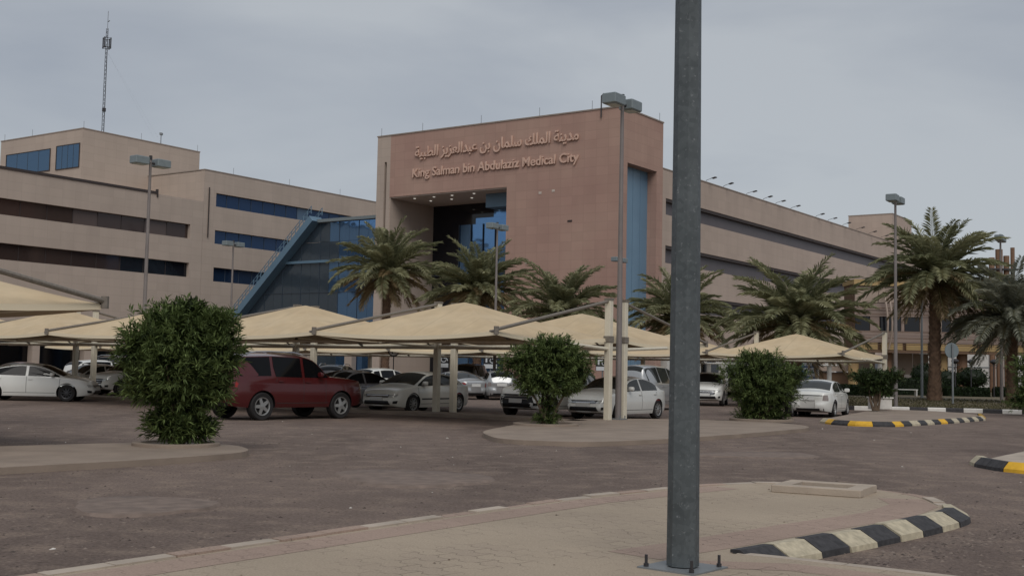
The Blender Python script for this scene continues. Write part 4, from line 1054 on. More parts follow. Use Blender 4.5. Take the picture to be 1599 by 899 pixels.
def stems_mesh(seed, lobes, n, r0, z_split):
    rr = random.Random(seed); b = MB()
    for i in range(n):
        l = rr.choice(lobes); a = rr.uniform(0, 6.28)
        tgt = Vector((l[0] + rr.uniform(-.5, .5) * l[3], l[1] + rr.uniform(-.5, .5) * l[4], l[2] + rr.uniform(-.2, .5) * l[5]))
        b0 = Vector((.12 * math.cos(a), .12 * math.sin(a), 0)); m = b0.lerp(tgt, .5) + Vector((0, 0, z_split))
        b.tube([b0, b0.lerp(m, .5) + Vector((rr.uniform(-.05, .05), rr.uniform(-.05, .05), 0)), m, tgt], [r0, r0 * .8, r0 * .6, r0 * .25], 6)
    return b
def bush(name, loc, seed, lobes, n_twigs, per, ll, lw_, label, cat, mat='leaf', stems=6, r0=.03, zs=.1, group=None, up=.5, core=None):
    t = thing(name, label, cat, loc, 0, group)
    V, Fa, T = bush_mesh(seed, lobes, n_twigs, per, ll, lw_, up)
    fast_mesh('foliage', V, Fa, M[mat], T, t)
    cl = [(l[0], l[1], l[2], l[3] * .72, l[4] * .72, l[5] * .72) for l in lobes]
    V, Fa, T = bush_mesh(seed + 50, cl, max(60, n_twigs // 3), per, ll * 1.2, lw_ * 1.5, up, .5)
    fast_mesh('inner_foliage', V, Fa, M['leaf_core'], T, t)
    stems_mesh(seed, lobes, stems, r0, zs).build('stem', M['bark'], t, smooth=True)
    return t
# big oleander-like bush on the left island (about 2.7 m tall)
s = 1.0
L1 = [(-.05, 0, 2.05, 1.0, .95, .55), (.35, .1, 2.2, .75, .8, .5), (-.75, -.1, 1.85, .55, .6, .5), (.85, 0, 1.8, .48, .6, .55), (.1, -.2, 1.45, .95, .9, .6), (-.5, 0, 1.2, .65, .7, .5), (.55, 0, 1.15, .6, .65, .45),
      (.1, 0, .75, .62, .6, .5), (-.1, -.1, .4, .62, .55, .35), (.35, 0, .35, .55, .5, .32), (-.35, .1, 2.45, .5, .5, .32), (.15, 0, 2.62, .4, .4, .2), (.75, .1, 2.4, .4, .4, .3)]
L1 = [(a * .92, b_, c * .955, d * .86, e * .86, f * .92) for (a, b_, c, d, e, f) in L1]
bush('leafy_bush', (-6.05, 21.7, .10), 11, L1, 2700, 9, .15, .17, 'largest dark green lance leaved bush on the left concrete island', 'bush', stems=12, r0=.035)
L2 = [(0, 0, 1.75, .95, .9, .5), (-.6, 0, 1.55, .6, .6, .45), (.65, 0, 1.6, .62, .6, .45), (.1, -.1, 2.05, .65, .65, .32), (0, -.2, 1.2, .78, .75, .42), (.45, 0, 1.1, .48, .55, .35), (-.35, 0, 1.05, .48, .5, .3), (.05, 0, .65, .26, .26, .38), (0, 0, .2, .36, .34, .2)]
L2 = [(a * 1.12, b_, c * 1.05, d * 1.14, e, f) for (a, b_, c, d, e, f) in L2]
bush('clipped_shrub', (1.0, 32.6, .10), 12, L2, 1800, 9, .13, .2, 'round clipped green shrub on the middle island, in front of the white cars', 'shrub', stems=8, r0=.045)
L3 = [(0, 0, 1.9, 1.05, .95, .55), (-.75, 0, 1.75, .6, .6, .5), (.8, 0, 1.8, .65, .65, .45), (-.1, 0, 2.4, .75, .7, .35), (0, -.2, 1.3, 1.1, .95, .5), (.55, 0, .95, .7, .6, .45), (-.45, 0, 1.0, .55, .6, .45), (0, 0, .55, .66, .6, .5), (-.35, 0, .25, .5, .45, .28), (.4, 0, .25, .5, .45, .28)]
L3 = [(a * 1.1, b_, c * .85, d * 1.08, e, f * .9) for (a, b_, c, d, e, f) in L3]
bush('leafy_bush', (8.3, 39.2, .1), 13, L3, 1900, 8, .14, .19, 'broad green bush at the right end of the middle island, beside the white saloon tail', 'bush', stems=10)
L4 = [(0, 0, 1.6, .85, .8, .35), (-.55, 0, 1.55, .5, .55, .32), (.6, 0, 1.6, .55, .55, .34), (0, 0, 1.25, .7, .65, .3), (.3, 0, .9, .5, .5, .25), (-.3, 0, .85, .35, .35, .2)]
bush('small_tree', (16.0, 52.0, .13), 14, [(a * 1.15, b_, c * .95, d * 1.1, e, f) for (a, b_, c, d, e, f) in L4], 800, 8, .13, .26, 'flat topped small tree with a bare forked trunk on the yellow kerbed island', 'shrub', mat='leaf2', stems=7, r0=.06)
L5 = [(0, 0, 1.9, .9, .8, .6), (.3, 0, 1.2, 1.0, .9, .6), (-.2, 0, .6, .8, .7, .5), (.6, 0, 2.2, .7, .7, .5)]
bush('leafy_bush', (23.2, 53.0, .05), 15, [(a, b_, c * 1.1, d * 1.0, e, f * 1.1) for (a, b_, c, d, e, f) in L5], 900, 8, .16, .25, 'dark bush cut by the right picture edge in front of the striped kerb', 'bush', stems=8)
# tree ring kerbs under the island bushes
def ring(loc, r, label):
    b = MB(); b.lathe([(r, -.02), (r, .05), (r - .05, .06), (r - .16, .06), (r - .18, .02), (0.02, .01)], n=28)
    o = b.build('planter_ring', [M['island_top']], smooth=True, angle=40); o.location = loc; tag(o, label, 'planter ring')
ring((-6.05, 21.7, .10), .78, 'low concrete planter ring round the foot of the largest bush')
ring((1.0, 32.6, .10), .9, 'low concrete planter ring round the foot of the round clipped shrub')
ring((8.3, 39.2, .1), 1.05, 'low concrete planter ring round the foot of the broad bush')

def palm(loc, h, fl_, n_green, n_dry, seed, label, mat='frond', lean=(0, 0), tr=.30, low=-5, span=1.0, dry_down=-48, droop=62):
    t = thing('date_palm', label, 'palm tree', loc, 0, 'date palms before the hospital')
    rng = np.random.default_rng(seed); rr = random.Random(seed)
    top = np.array([lean[0], lean[1], h])
    def fronds(n, el0, el1, L0, name, mt, droop, dense=70):
        Ps, Ds, Ls, Ws, Ts = [], [], [], [], []
        rb = MB()
        for i in range(n):
            az = i * 2.39996 + rng.normal(0, .15); q = (i + .5) / n
            el = R(el0 + (el1 - el0) * q ** .85 + rng.normal(0, 5)); L = L0 * (.82 + .28 * rng.random()) * (1 - .12 * (1 - q))
            bend = R(droop * (.6 + .6 * rng.random())) * (1 if el > R(-10) else .6)
            tt = np.linspace(0, 1, 13); pts = [top + np.array([math.cos(az), math.sin(az), 0]) * .12 + np.array([0, 0, -.25 * q])]
            dirs = []
            twist = rng.normal(0, .25)
            for k in range(12):
                e = el - bend * (tt[k] ** 1.4); a2 = az + twist * tt[k] ** 2
                dv_ = np.array([math.cos(a2) * math.cos(e), math.sin(a2) * math.cos(e), math.sin(e)]); dirs.append(dv_); pts.append(pts[-1] + dv_ * L / 12)
            dirs.append(dirs[-1]); pts = np.array(pts); dirs = np.array(dirs)
            rb.tube(pts[::2], [.032 * (1 - .85 * x) for x in tt[::2]], 4)
            m = dense
            s_ = np.linspace(.10, .995, m); x = s_ * 12; i0 = np.minimum(x.astype(int), 11); fr = (x - i0)[:, None]
            P = pts[i0] * (1 - fr) + pts[i0 + 1] * fr; D = dirs[i0]
            side = np.cross(D, np.array([0, 0, 1.0])); side /= np.linalg.norm(side, axis=1, keepdims=True) + 1e-9
            nrm = np.cross(side, D)
            ll = .62 * L0 / 3.6 * (np.sin(np.pi * (.12 + .80 * s_)) ** .6) * (.85 + .3 * rng.random(m))
            tint0 = rng.random()
            for sg in (-1, 1):
                f = .75 + .35 * s_ + rng.normal(0, .08, m)
                d = D * f[:, None] + side * sg * .95 + nrm * (.30 + rng.normal(0, .22, m))[:, None]
                Ps.append(P); Ds.append(d); Ls.append(ll); Ws.append(np.full(m, .044 * L0 / 3.6)); Ts.append(np.clip(.55 * tint0 + .45 * rng.random(m) + .12 * (s_ - .5), 0, 1))
        V, Fa = leaves(np.concatenate(Ps), np.concatenate(Ds), np.concatenate(Ls), np.concatenate(Ws), rng, .25, .22)
        o = fast_mesh(name, V, Fa, M[mt], np.repeat(np.concatenate(Ts), 2), t)
        rb.build('midrib', M['frond_rib'], o)
    fronds(n_green, 84, low, fl_, 'frond_crown', mat, droop, 60)
    if n_dry: fronds(n_dry, low + 12, dry_down, fl_ * .78, 'dry_fronds', 'frond_dry' if mat == 'frond' else mat, 34, 50)
    # trunk with diamond leaf bases
    b = MB(); n = max(3, int(h / .5)); P = []; rad = []
    for k in range(n + 1):
        q = k / n; P.append((lean[0] * q * q, lean[1] * q * q, h * q)); rad.append(tr * (1.25 - .35 * min(1, q * 5) + .12 * max(0, (q - .8) * 5)))
    b.tube(P, rad, 12); b.build('trunk', M['bark2'], t, smooth=True)
    sc = MB(); rows = int(h / .15)
    for k in range(rows):
        z = .1 + k * .15; q = z / h; c = Vector((lean[0] * q * q, lean[1] * q * q, z)); r_ = tr * (1.25 - .35 * min(1, q * 5) + .12 * max(0, (q - .8) * 5))
        for j in range(9):
            a = (j + .5 * (k % 2)) / 9 * 6.283 + rr.uniform(-.08, .08); o_ = Vector((math.cos(a), math.sin(a), 0)); s_ = Vector((-math.sin(a), math.cos(a), 0))
            w_ = r_ * .36; ex = rr.uniform(.05, .10) + (.06 if q > .85 else 0)
            p = c + o_ * (r_ * .97)
            sc.add([p - s_ * w_, p + s_ * w_, p + Vector((0, 0, -.16)), p + o_ * ex + Vector((0, 0, .14)) - s_ * w_ * .3, p + o_ * ex + Vector((0, 0, .14)) + s_ * w_ * .3],
                   [(0, 2, 3), (2, 1, 4), (2, 4, 3), (0, 3, 1), (3, 4, 1)])
    sc.build('leaf_base', M['bark2'], t, fix=False)
    return t
M['frond_rib'] = plain('frond_rib', lin((120, 116, 76)), .7)
palm((-9.3, 88, 0), 8.7, 4.8, 54, 26, 21, 'date palm with a clear trunk beside the blue atrium glass, leftmost of the palms')
palm((-2.4, 85, 0), 7.3, 4.6, 54, 26, 22, 'date palm with a full crown before the deep glazed entrance recess')
palm((3.4, 80, 0), 5.5, 4.6, 52, 18, 23, 'date palm before the pinkish wall under the raised lettering, only its crown clear')
palm((11.0, 78, 0), 5.3, 4.5, 52, 18, 24, 'date palm half hidden behind the foreground steel column')
palm((16.0, 66.5, 0), 4.5, 4.8, 66, 26, 25, 'broad low date palm rising behind the rightmost shade canopy', low=0)
palm((24.3, 68, .2), 7.3, 4.5, 62, 32, 26, 'tallest date palm with a thick patterned trunk at right', tr=.34, lean=(.1, 0))
palm((27.9, 66, .2), 4.8, 4.2, 74, 24, 27, 'grey green shaggy low date palm at the right picture edge', mat='frond_grey', low=-5, dry_down=-50, droop=70)

# grass verge behind the striped kerb
M['grass'] = leaf_mat('grass', lin((66, 66, 46)), lin((108, 102, 76)), .9)
M['verge'] = plain('verge', lin((104, 94, 74)), .95, var=.25, vscale=1.2, bump=.5, bscale=8)
vg = MB()
XV = np.linspace(15.5, 75, 30)
rows = []
for j, (dy, z) in enumerate([(0.12, .17), (3, .2), (9, .28), (18, .36), (60, .36)]):
    rows.append([(x, np.interp(x, [14.6, 16.4, 18.8, 21.2, 24, 34, 60, 80], [58.6, 56.9, 56.7, 56.6, 55.7, 53, 47, 43]) + dy, z) for x in XV])
vg.grid(rows); structure(vg.build('verge_ground', M['verge'], smooth=True))
rng = np.random.default_rng(44); n = 16000
gx = 16 + 26 * rng.random(n); g0 = np.interp(gx, [14.6, 16.4, 18.8, 21.2, 24, 34, 60], [58.6, 56.9, 56.7, 56.6, 55.7, 53, 47]); gy = .3 + 16 * rng.random(n) ** 1.5
gz = np.interp(gy, [.12, 3, 9, 18, 40], [.17, .2, .28, .36, .36])
D = rng.normal(0, .5, (n, 3)); D[:, 2] = 1
V, Fa = leaves(np.stack([gx, gy + g0, gz - .01], 1), D, .06 + .09 * rng.random(n), np.full(n, .05), rng)
gr = fast_mesh('grass', V, Fa, M['grass'], np.repeat(rng.random(n), 2)); gr['kind'] = 'stuff'; tag(gr, 'dry short grass on the verge behind the striped kerb', 'grass')

# clipped hedges and topiary in front of the annex
def topiary(x, y, w_, h, z0, label, seed, stem=.5):
    t = thing('topiary_bush', label, 'topiary', (x, y, .34), 0, 'clipped garden bushes before the white building')
    V, Fa, T = bush_mesh(seed, [(0, 0, z0 + h / 2, w_ / 2, w_ / 2, h / 2), (0, 0, z0 + h / 2, w_ / 2.3, w_ / 2.3, h / 2.4)], 900, 7, .13, .5, .3, .3)
    fast_mesh('foliage', V, Fa, M['hedge'], T, t)
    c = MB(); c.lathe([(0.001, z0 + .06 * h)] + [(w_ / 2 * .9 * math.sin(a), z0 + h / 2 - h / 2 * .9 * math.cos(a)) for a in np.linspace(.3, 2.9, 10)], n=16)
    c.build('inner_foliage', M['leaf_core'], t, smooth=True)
    c = MB(); c.tube([(0, 0, 0), (0, 0, z0 + .3)], .09, 8); c.build('stem', M['bark'], t)
topiary(29.6, 85, 1.8, 1.7, .55, 'dome clipped garden bush left of the tallest palm trunk', 31)
topiary(31.6, 86, 1.9, 1.5, .35, 'rounded garden bush just right of the tallest palm trunk', 32)
topiary(33.4, 86, 2.3, 1.5, .55, 'flat domed garden bush before the white building, between two garden lamps', 33)
def hedge(x0, x1, y, h, label, seed, dz=.34):
    t = thing('hedge', label, 'hedge', ((x0 + x1) / 2, y, dz)); w_ = x1 - x0
    rng = np.random.default_rng(seed); n = int(700 * w_)
    n = min(n, 6000)
    P = np.stack([(rng.random(n) - .5) * w_, (rng.random(n) - .5) * .9, rng.random(n) * h], 1)
    ax_ = rng.integers(0, 3, n)
    P[:, 1] = np.where(ax_ == 0, -.45, P[:, 1]); P[:, 2] = np.where(ax_ == 1, h, P[:, 2])
    D = rng.normal(0, .6, (n, 3)); D[:, 1] -= .6; D[:, 2] += .5
    V, Fa = leaves(P, D, .10 + .08 * rng.random(n), .05 + .03 * rng.random(n), rng)
    fast_mesh('foliage', V, Fa, M['hedge'], np.repeat(rng.random(n), 2), t)
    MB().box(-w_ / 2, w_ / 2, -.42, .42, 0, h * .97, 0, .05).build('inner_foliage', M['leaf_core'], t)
hedge(26.4, 31.2, 84, 1.15, 'dark clipped hedge behind the lamp post on the yellow kerbed island', 41)
hedge(34.4, 41.0, 84.5, .65, 'low dark hedge in front of the white building at far right', 42)
hedge(30.4, 33.4, 83, .6, 'low hedge at the foot of the tallest palm', 43)
hedge(20.3, 25.0, 78, .7, 'dark hedge behind the flat topped small tree', 45, .3)
# garden lamps
def garden_lamp():
    r = thing('garden_lamp', None, 'garden lamp')
    b = MB(); b.tube([(0, 0, 0), (0, 0, 2.3)], .045, 8); b.build('post', M['dark_metal'], r)
    b = MB(); b.lathe([(.05, 2.25), (.26, 2.42), (.26, 2.5), (.08, 2.62), (.0, 2.64)], n=12); b.build('lamp_head', M['dark_metal'], r)
    b = MB(); b.tube([(-.3, 0, 2.2), (.3, 0, 2.2)], .025, 6); b.build('crossbar', M['dark_metal'], r)
    return r
gl = garden_lamp()
for i, (x, y, lb) in enumerate([(31.1, 83, 'black garden lamp just right of the tallest palm trunk'), (32.6, 84, 'black garden lamp before the white wall between two round bushes'), (33.6, 82.5, 'black garden lamp right of the flat domed bush'), (34.5, 82, 'black garden lamp beside the grey shaggy palm trunk')]):
    o = gl if i == 0 else copy_tree(gl); o.location = (x, y, .35); tag(o, lb, 'garden lamp', 'garden lamps before the white building')
b = MB(); b.tube([(0, 0, 0), (0, 0, 6.6)], [.09, .06], 8); b.lathe([(0, 0), (.16, 0), (.16, .05), (0, .06)], n=10)
o = b.build('thin_post', M['grey_metal']); o.location = (26.0, 75, .35); tag(o, 'thin grey post left of the tallest palm trunk', 'post')
bn = thing('garden_bench', 'white framed garden bench before the dark hedge at right', 'bench', (26.6, 80, .36))
b = MB(); b.box(-.8, .8, -.2, .2, .4, .46); b.build('seat', M['white_metal'], bn)
for x in (-.72, .72): MB().box(x - .04, x + .04, -.2, .2, 0, .398).build('leg', M['white_metal'], bn)

# ------------------------------------------------------------------ cars
def interp(x, pts):
    xs = [p[0] for p in pts]; ys = [p[1] for p in pts]
    return float(np.interp(x, xs, ys))
def smooth_curve(pts, n=200, k=7):
    xs = np.linspace(pts[0][0], pts[-1][0], n); ys = np.interp(xs, [p[0] for p in pts], [p[1] for p in pts])
    pad = np.pad(ys, k, mode='edge'); ker = np.ones(2 * k + 1) / (2 * k + 1); ys = np.convolve(pad, ker, 'valid')
    return xs, ys
M['tyre'] = plain('tyre', lin((36, 34, 34)), .85)
M['rim'] = plain('rim', lin((168, 168, 166)), .3, metal=.6)
M['rim_dark'] = plain('rim_dark', lin((70, 70, 72)), .35, metal=.5)
M['car_glass'] = glass_mat('car_glass', lin((16, 17, 19)), .08, 0.0, spec=.18)
M['car_glass_light'] = glass_mat('car_glass_light', lin((48, 50, 49)), .08, 0.0, spec=.3)
M['trim_black'] = plain('trim_black', lin((26, 26, 28)), .5)
M['chrome'] = plain('chrome', lin((190, 192, 194)), .2, metal=.8)
M['headlight'] = plain('headlight', lin((190, 192, 188)), .12, metal=.3)
M['taillight'] = plain('taillight', lin((150, 36, 32)), .2)
M['taillight_pale'] = plain('taillight_pale', lin((150, 140, 136)), .2, metal=.2)
M['plate'] = plain('plate', lin((204, 204, 200)), .5)
M['gap'] = plain('gap', lin((58, 56, 56)), .7)
def paint(name, c, metal=0.0): return plain(name, c, .28, metal=metal, coat=.6, spec=.5, var=.03, vscale=2)
PAINT = dict(white=paint('paint_white', lin((218, 218, 212))), pearl=paint('paint_pearl', lin((220, 219, 210))), silver=paint('paint_silver', lin((172, 174, 174)), .4), grey=paint('paint_grey', lin((104, 104, 106)), .4),
             black=paint('paint_black', lin((24, 24, 27))), red=paint('paint_red', lin((80, 22, 24)), .15), navy=paint('paint_navy', lin((38, 42, 54)), .2), maroon=paint('paint_maroon', lin((74, 34, 38)), .2), dark=paint('paint_dark', lin((52, 50, 52)), .3))

SPECS = {
 'saloon': dict(L=4.62, W=1.78, top=[(-2.31, .80), (-2.28, .98), (-1.75, 1.05), (-1.05, 1.36), (-.5, 1.46), (.1, 1.455), (.5, 1.38), (1.25, 1.0), (1.7, .93), (2.15, .80), (2.31, .62)],
       sh=[(-2.31, .72), (-2.2, .92), (-1.4, .95), (0, .93), (1.2, .90), (1.8, .80), (2.2, .70), (2.31, .58)], cowl=1.18, roof_f=.28, roof_r=-.75, deck=-1.68, wb=(1.36, -1.32), wr=.32, zb=.2, bpillar=-.12, cpillar=-1.28, split=(-.02, -.08)),
 'big_saloon': dict(L=4.85, W=1.83, top=[(-2.42, .80), (-2.38, 1.0), (-1.9, 1.07), (-1.1, 1.37), (-.45, 1.47), (.1, 1.46), (.55, 1.38), (1.35, 1.0), (1.85, .93), (2.28, .80), (2.42, .62)],
       sh=[(-2.42, .72), (-2.3, .94), (-1.4, .97), (0, .94), (1.3, .91), (1.9, .82), (2.3, .70), (2.42, .58)], cowl=1.28, roof_f=.3, roof_r=-.75, deck=-1.82, wb=(1.42, -1.38), wr=.33, zb=.2, bpillar=-.1, cpillar=-1.35, split=(-.02, -.08)),
 'hatch': dict(L=4.1, W=1.74, top=[(-2.05, .85), (-2.0, 1.05), (-1.85, 1.3), (-1.55, 1.47), (-.8, 1.53), (0, 1.53), (.4, 1.45), (1.1, 1.05), (1.55, .97), (1.95, .82), (2.05, .62)],
       sh=[(-2.05, .78), (-1.95, .98), (-1.2, 1.0), (0, .96), (1.1, .94), (1.6, .84), (1.95, .7), (2.05, .58)], cowl=1.05, roof_f=.2, roof_r=-1.5, deck=-1.96, wb=(1.28, -1.25), wr=.31, zb=.2, bpillar=-.05, cpillar=-1.1, split=(-.02, -.08)),
 'crossover': dict(L=4.45, W=1.84, top=[(-2.22, .9), (-2.18, 1.15), (-2.0, 1.45), (-1.7, 1.6), (-.9, 1.67), (0, 1.66), (.4, 1.57), (1.15, 1.14), (1.6, 1.08), (2.1, .95), (2.22, .72)],
       sh=[(-2.22, .85), (-2.1, 1.08), (-1.2, 1.1), (0, 1.06), (1.15, 1.03), (1.7, .97), (2.1, .84), (2.22, .68)], cowl=1.12, roof_f=.22, roof_r=-1.68, deck=-2.1, wb=(1.34, -1.3), wr=.36, zb=.26, bpillar=-.02, cpillar=-1.05, split=(-.0, -.06)),
 'offroader': dict(L=5.13, W=2.0, top=[(-2.56, 1.0), (-2.54, 1.3), (-2.46, 1.78), (-2.3, 1.89), (-1, 1.94), (.2, 1.91), (.5, 1.82), (1.0, 1.34), (1.2, 1.29), (1.8, 1.26), (2.44, 1.18), (2.56, .9)],
       sh=[(-2.56, .95), (-2.45, 1.2), (-1.2, 1.22), (0, 1.2), (1.15, 1.2), (1.8, 1.17), (2.45, 1.08), (2.56, .85)], cowl=1.0, roof_f=.36, roof_r=-2.2, deck=-2.5, wb=(1.50, -1.45), wr=.40, zb=.36, bpillar=.02, cpillar=-1.05, split=(-.0, -.1)),
 'van': dict(L=4.7, W=1.88, top=[(-2.35, 1.0), (-2.32, 1.4), (-2.2, 1.78), (-2.0, 1.88), (-.8, 1.92), (.4, 1.88), (.8, 1.75), (1.5, 1.2), (1.8, 1.12), (2.25, .95), (2.35, .7)],
       sh=[(-2.35, .9), (-2.25, 1.1), (-1.2, 1.12), (0, 1.1), (1.4, 1.06), (1.8, .98), (2.25, .85), (2.35, .66)], cowl=1.45, roof_f=.62, roof_r=-2.0, deck=-2.28, wb=(1.5, -1.3), wr=.34, zb=.24, bpillar=.2, cpillar=-.95, split=(-.0, -.08)),
}
class Shape:
    def __init__(s, sp):
        s.sp = sp; s.L, s.W = sp['L'], sp['W']; s.n = 8.0 if sp['W'] > 1.95 else 5.5
        s.tx, s.ty = smooth_curve(sp['top'], 240, 5); s.sx, s.sy = smooth_curve(sp['sh'], 240, 6)
    def top(s, x): return float(np.interp(x, s.tx, s.ty))
    def sh(s, x): return min(float(np.interp(x, s.sx, s.sy)), s.top(x) - .02)
    def zb(s, x): q = abs(x) / (s.L / 2); return s.sp['zb'] + .07 * max(0, q - .72) / .28
    def yw(s, x):
        q = min(.999999, abs(x) / (s.L / 2)); return s.W / 2 * (1 - q ** s.n) ** (1 / s.n) * (1 - .05 * q ** 3)
    @staticmethod
    def wf(t): return float(np.interp(t, [0, .12, .45, .8, 1], [.93, .965, 1.0, .985, .955]))
    def inset(s, t, x):
        q = max(0, (abs(x) / (s.L / 2) - .75) / .25) ** 2
        k = np.interp(t, [0, .15, .35, .6, .8, 1], [.10, .03, 0, .03, .05, .10]) if x > 0 else np.interp(t, [0, .15, .4, .62, .8, 1], [.10, .04, 0, .05, .05, .03])
        return -math.copysign(float(k) * q, x)
    def low(s, x, t):
        z = s.zb(x) + t * (s.sh(x) - s.zb(x)); return (x + s.inset(t, x), s.yw(x) * s.wf(t), z)
    def up_params(s, x):
        zs, zt = s.sh(x), s.top(x); h = zt - zs; e = min(.09, .6 * h); y0 = s.yw(x) * s.wf(1); wr = max(y0 - (.24 if s.W > 1.95 else .36) * max(0, h - .03), y0 * .55)
        return zs, zt, h, e, y0, wr
    def upper(s, x, q):     # q 0 shoulder .. .5 roof edge .. 1 centre
        zs, zt, h, e, y0, wr = s.up_params(x); xx = x + s.inset(1, x)
        if q <= .5: k = q / .5; return (xx, y0 + (wr - y0) * k, zs + (h - e) * k)
        r = (q - .5) / .5; return (xx, wr * (1 - r), zs + h - e + e * (1 - (1 - r) ** 2.2))
    def side(s, x, z, off=.006, sg=1):
        zs, zt, h, e, y0, wr = s.up_params(x)
        if z <= zs:
            t = (z - s.zb(x)) / (zs - s.zb(x)); p = s.low(x, max(0, t)); return (x, sg * (p[1] + off), z)
        k = min(1.05, (z - zs) / max(.01, h - e)); return (x, sg * (y0 + (wr - y0) * k + off), z)
    def roofpt(s, x, k, off=.008):
        """k -1..1 across between the roof edges"""
        zs, zt, h, e, y0, wr = s.up_params(x); d = .02
        sl = (s.top(x + d) - s.top(x - d)) / (2 * d); nl = math.hypot(1, sl)
        return (x - sl / nl * off + s.inset(1, x), wr * k, zs + h - e + e * (1 - abs(k) ** 2.2) + off / nl)
    def endpt(s, y, z, front=True, off=.008):
        """point on the nose (or tail) at lateral y and height z"""
        sg = 1 if front else -1; x = sg * s.L / 2 * .97
        for _ in range(3):
            t = min(1, max(0, (z - s.zb(x)) / (s.sh(x) - s.zb(x)))); q = min(.9999, abs(y) / (s.W / 2 * .953 * s.wf(t)))
            x = sg * s.L / 2 * (1 - q ** s.n) ** (1 / s.n); x = sg * min(abs(x), s.L / 2 * .9995)
        t = min(1, max(0, (z - s.zb(x)) / (s.sh(x) - s.zb(x))))
        nx = .9; ny = (abs(y) / (s.W / 2)) ** 5
        return (x + s.inset(t, x) + sg * off, y + math.copysign(off * ny, y), z)

def patch_end(S, quad, front, off=.008, n=8, m=4):
    """bilinear patch from 4 (y,z) corners on nose or tail"""
    (a, b_, c, d) = [np.array(q) for q in quad]; P = []
    for j in range(m + 1):
        v = j / m; row = []
        for i in range(n + 1):
            u_ = i / n; q = (a * (1 - u_) + b_ * u_) * (1 - v) + (d * (1 - u_) + c * u_) * v; row.append(S.endpt(q[0], q[1], front, off))
        P.append(row)
    return MB().grid(P)
def poly_side(S, poly, sg, off=.007, n=3):
    pts = []
    k = len(poly)
    for i in range(k):
        a, b_ = poly[i], poly[(i + 1) % k]
        for j in range(n): t = j / n; pts.append((a[0] + (b_[0] - a[0]) * t, a[1] + (b_[1] - a[1]) * t))
    b = MB(); b.add([S.side(x, z, off, sg) for x, z in pts], [tuple(range(len(pts)))]); return b

body_cache = {}
def car_body(kind, pm, wr_extra=.06):
    if (kind) in body_cache:
        me = body_cache[kind].copy(); me.materials[0] = pm; return me
    S = Shape(SPECS[kind]); sp = S.sp
    # stations denser toward the ends
    u_ = np.linspace(-1, 1, 75); xs = np.sign(u_) * (1 - (1 - np.abs(u_)) ** 1.7) * S.L / 2 * .9995
    ts = [0, .06, .14, .25, .37, .5, .62, .74, .86, .94, 1]
    qs = [.125, .25, .375, .5, .56, .64, .75, .87, 1]
    prof = []
    for x in xs:
        half = [S.low(x, t) for t in ts] + [S.upper(x, q) for q in qs]
        bot = [(half[0][0], half[0][1] * .5, half[0][2] - .01), (half[0][0], 0, half[0][2] - .01)]
        ring = half + [(p[0], -p[1], p[2]) for p in reversed(half[:-1])] + [(bot[0][0], -bot[0][1], bot[0][2]), bot[1], bot[0]]
        prof.append(ring)
    b = MB(); k = len(prof[0]); vs = [v for r_ in prof for v in r_]; fs = []
    for i in range(len(prof) - 1):
        for j in range(k): j2 = (j + 1) % k; fs.append((i * k + j, i * k + j2, (i + 1) * k + j2, (i + 1) * k + j))
    fs.append(tuple(range(k))); fs.append(tuple(range((len(prof) - 1) * k + k - 1, (len(prof) - 1) * k - 1, -1)))
    b.add(vs, fs)
    o = b.build('body', [pm, M['trim_black']], None)
    # wheel arches
    cb = MB(); r_ = sp['wr'] + wr_extra
    for ax_ in sp['wb']:
        for sg in (-1, 1):
            y0, y1 = (S.W / 2 - .30, S.W / 2 + .2) if sg > 0 else (-S.W / 2 - .2, -S.W / 2 + .30)
            m = 26; V = [(ax_ + r_ * math.cos(2 * math.pi * i / m), y, sp['wr'] + r_ * math.sin(2 * math.pi * i / m)) for y in (y0, y1) for i in range(m)]
            cb.add(V, [tuple(range(m)), tuple(range(2 * m - 1, m - 1, -1))] + [(i, (i + 1) % m, m + (i + 1) % m, m + i) for i in range(m)], 1)
    co = cb.build('cutter', [pm, M['trim_black']])
    md = o.modifiers.new('arch', 'BOOLEAN'); md.object = co; md.operation = 'DIFFERENCE'; md.solver = 'EXACT'
    dg = bpy.context.evaluated_depsgraph_get(); me = bpy.data.meshes.new_from_object(o.evaluated_get(dg))
    bpy.data.objects.remove(o); bpy.data.objects.remove(co)
    me.polygons.foreach_set('use_smooth', [True] * len(me.polygons)); me.set_sharp_from_angle(angle=R(38))
    me.name = 'body'; body_cache[kind] = me
    return me

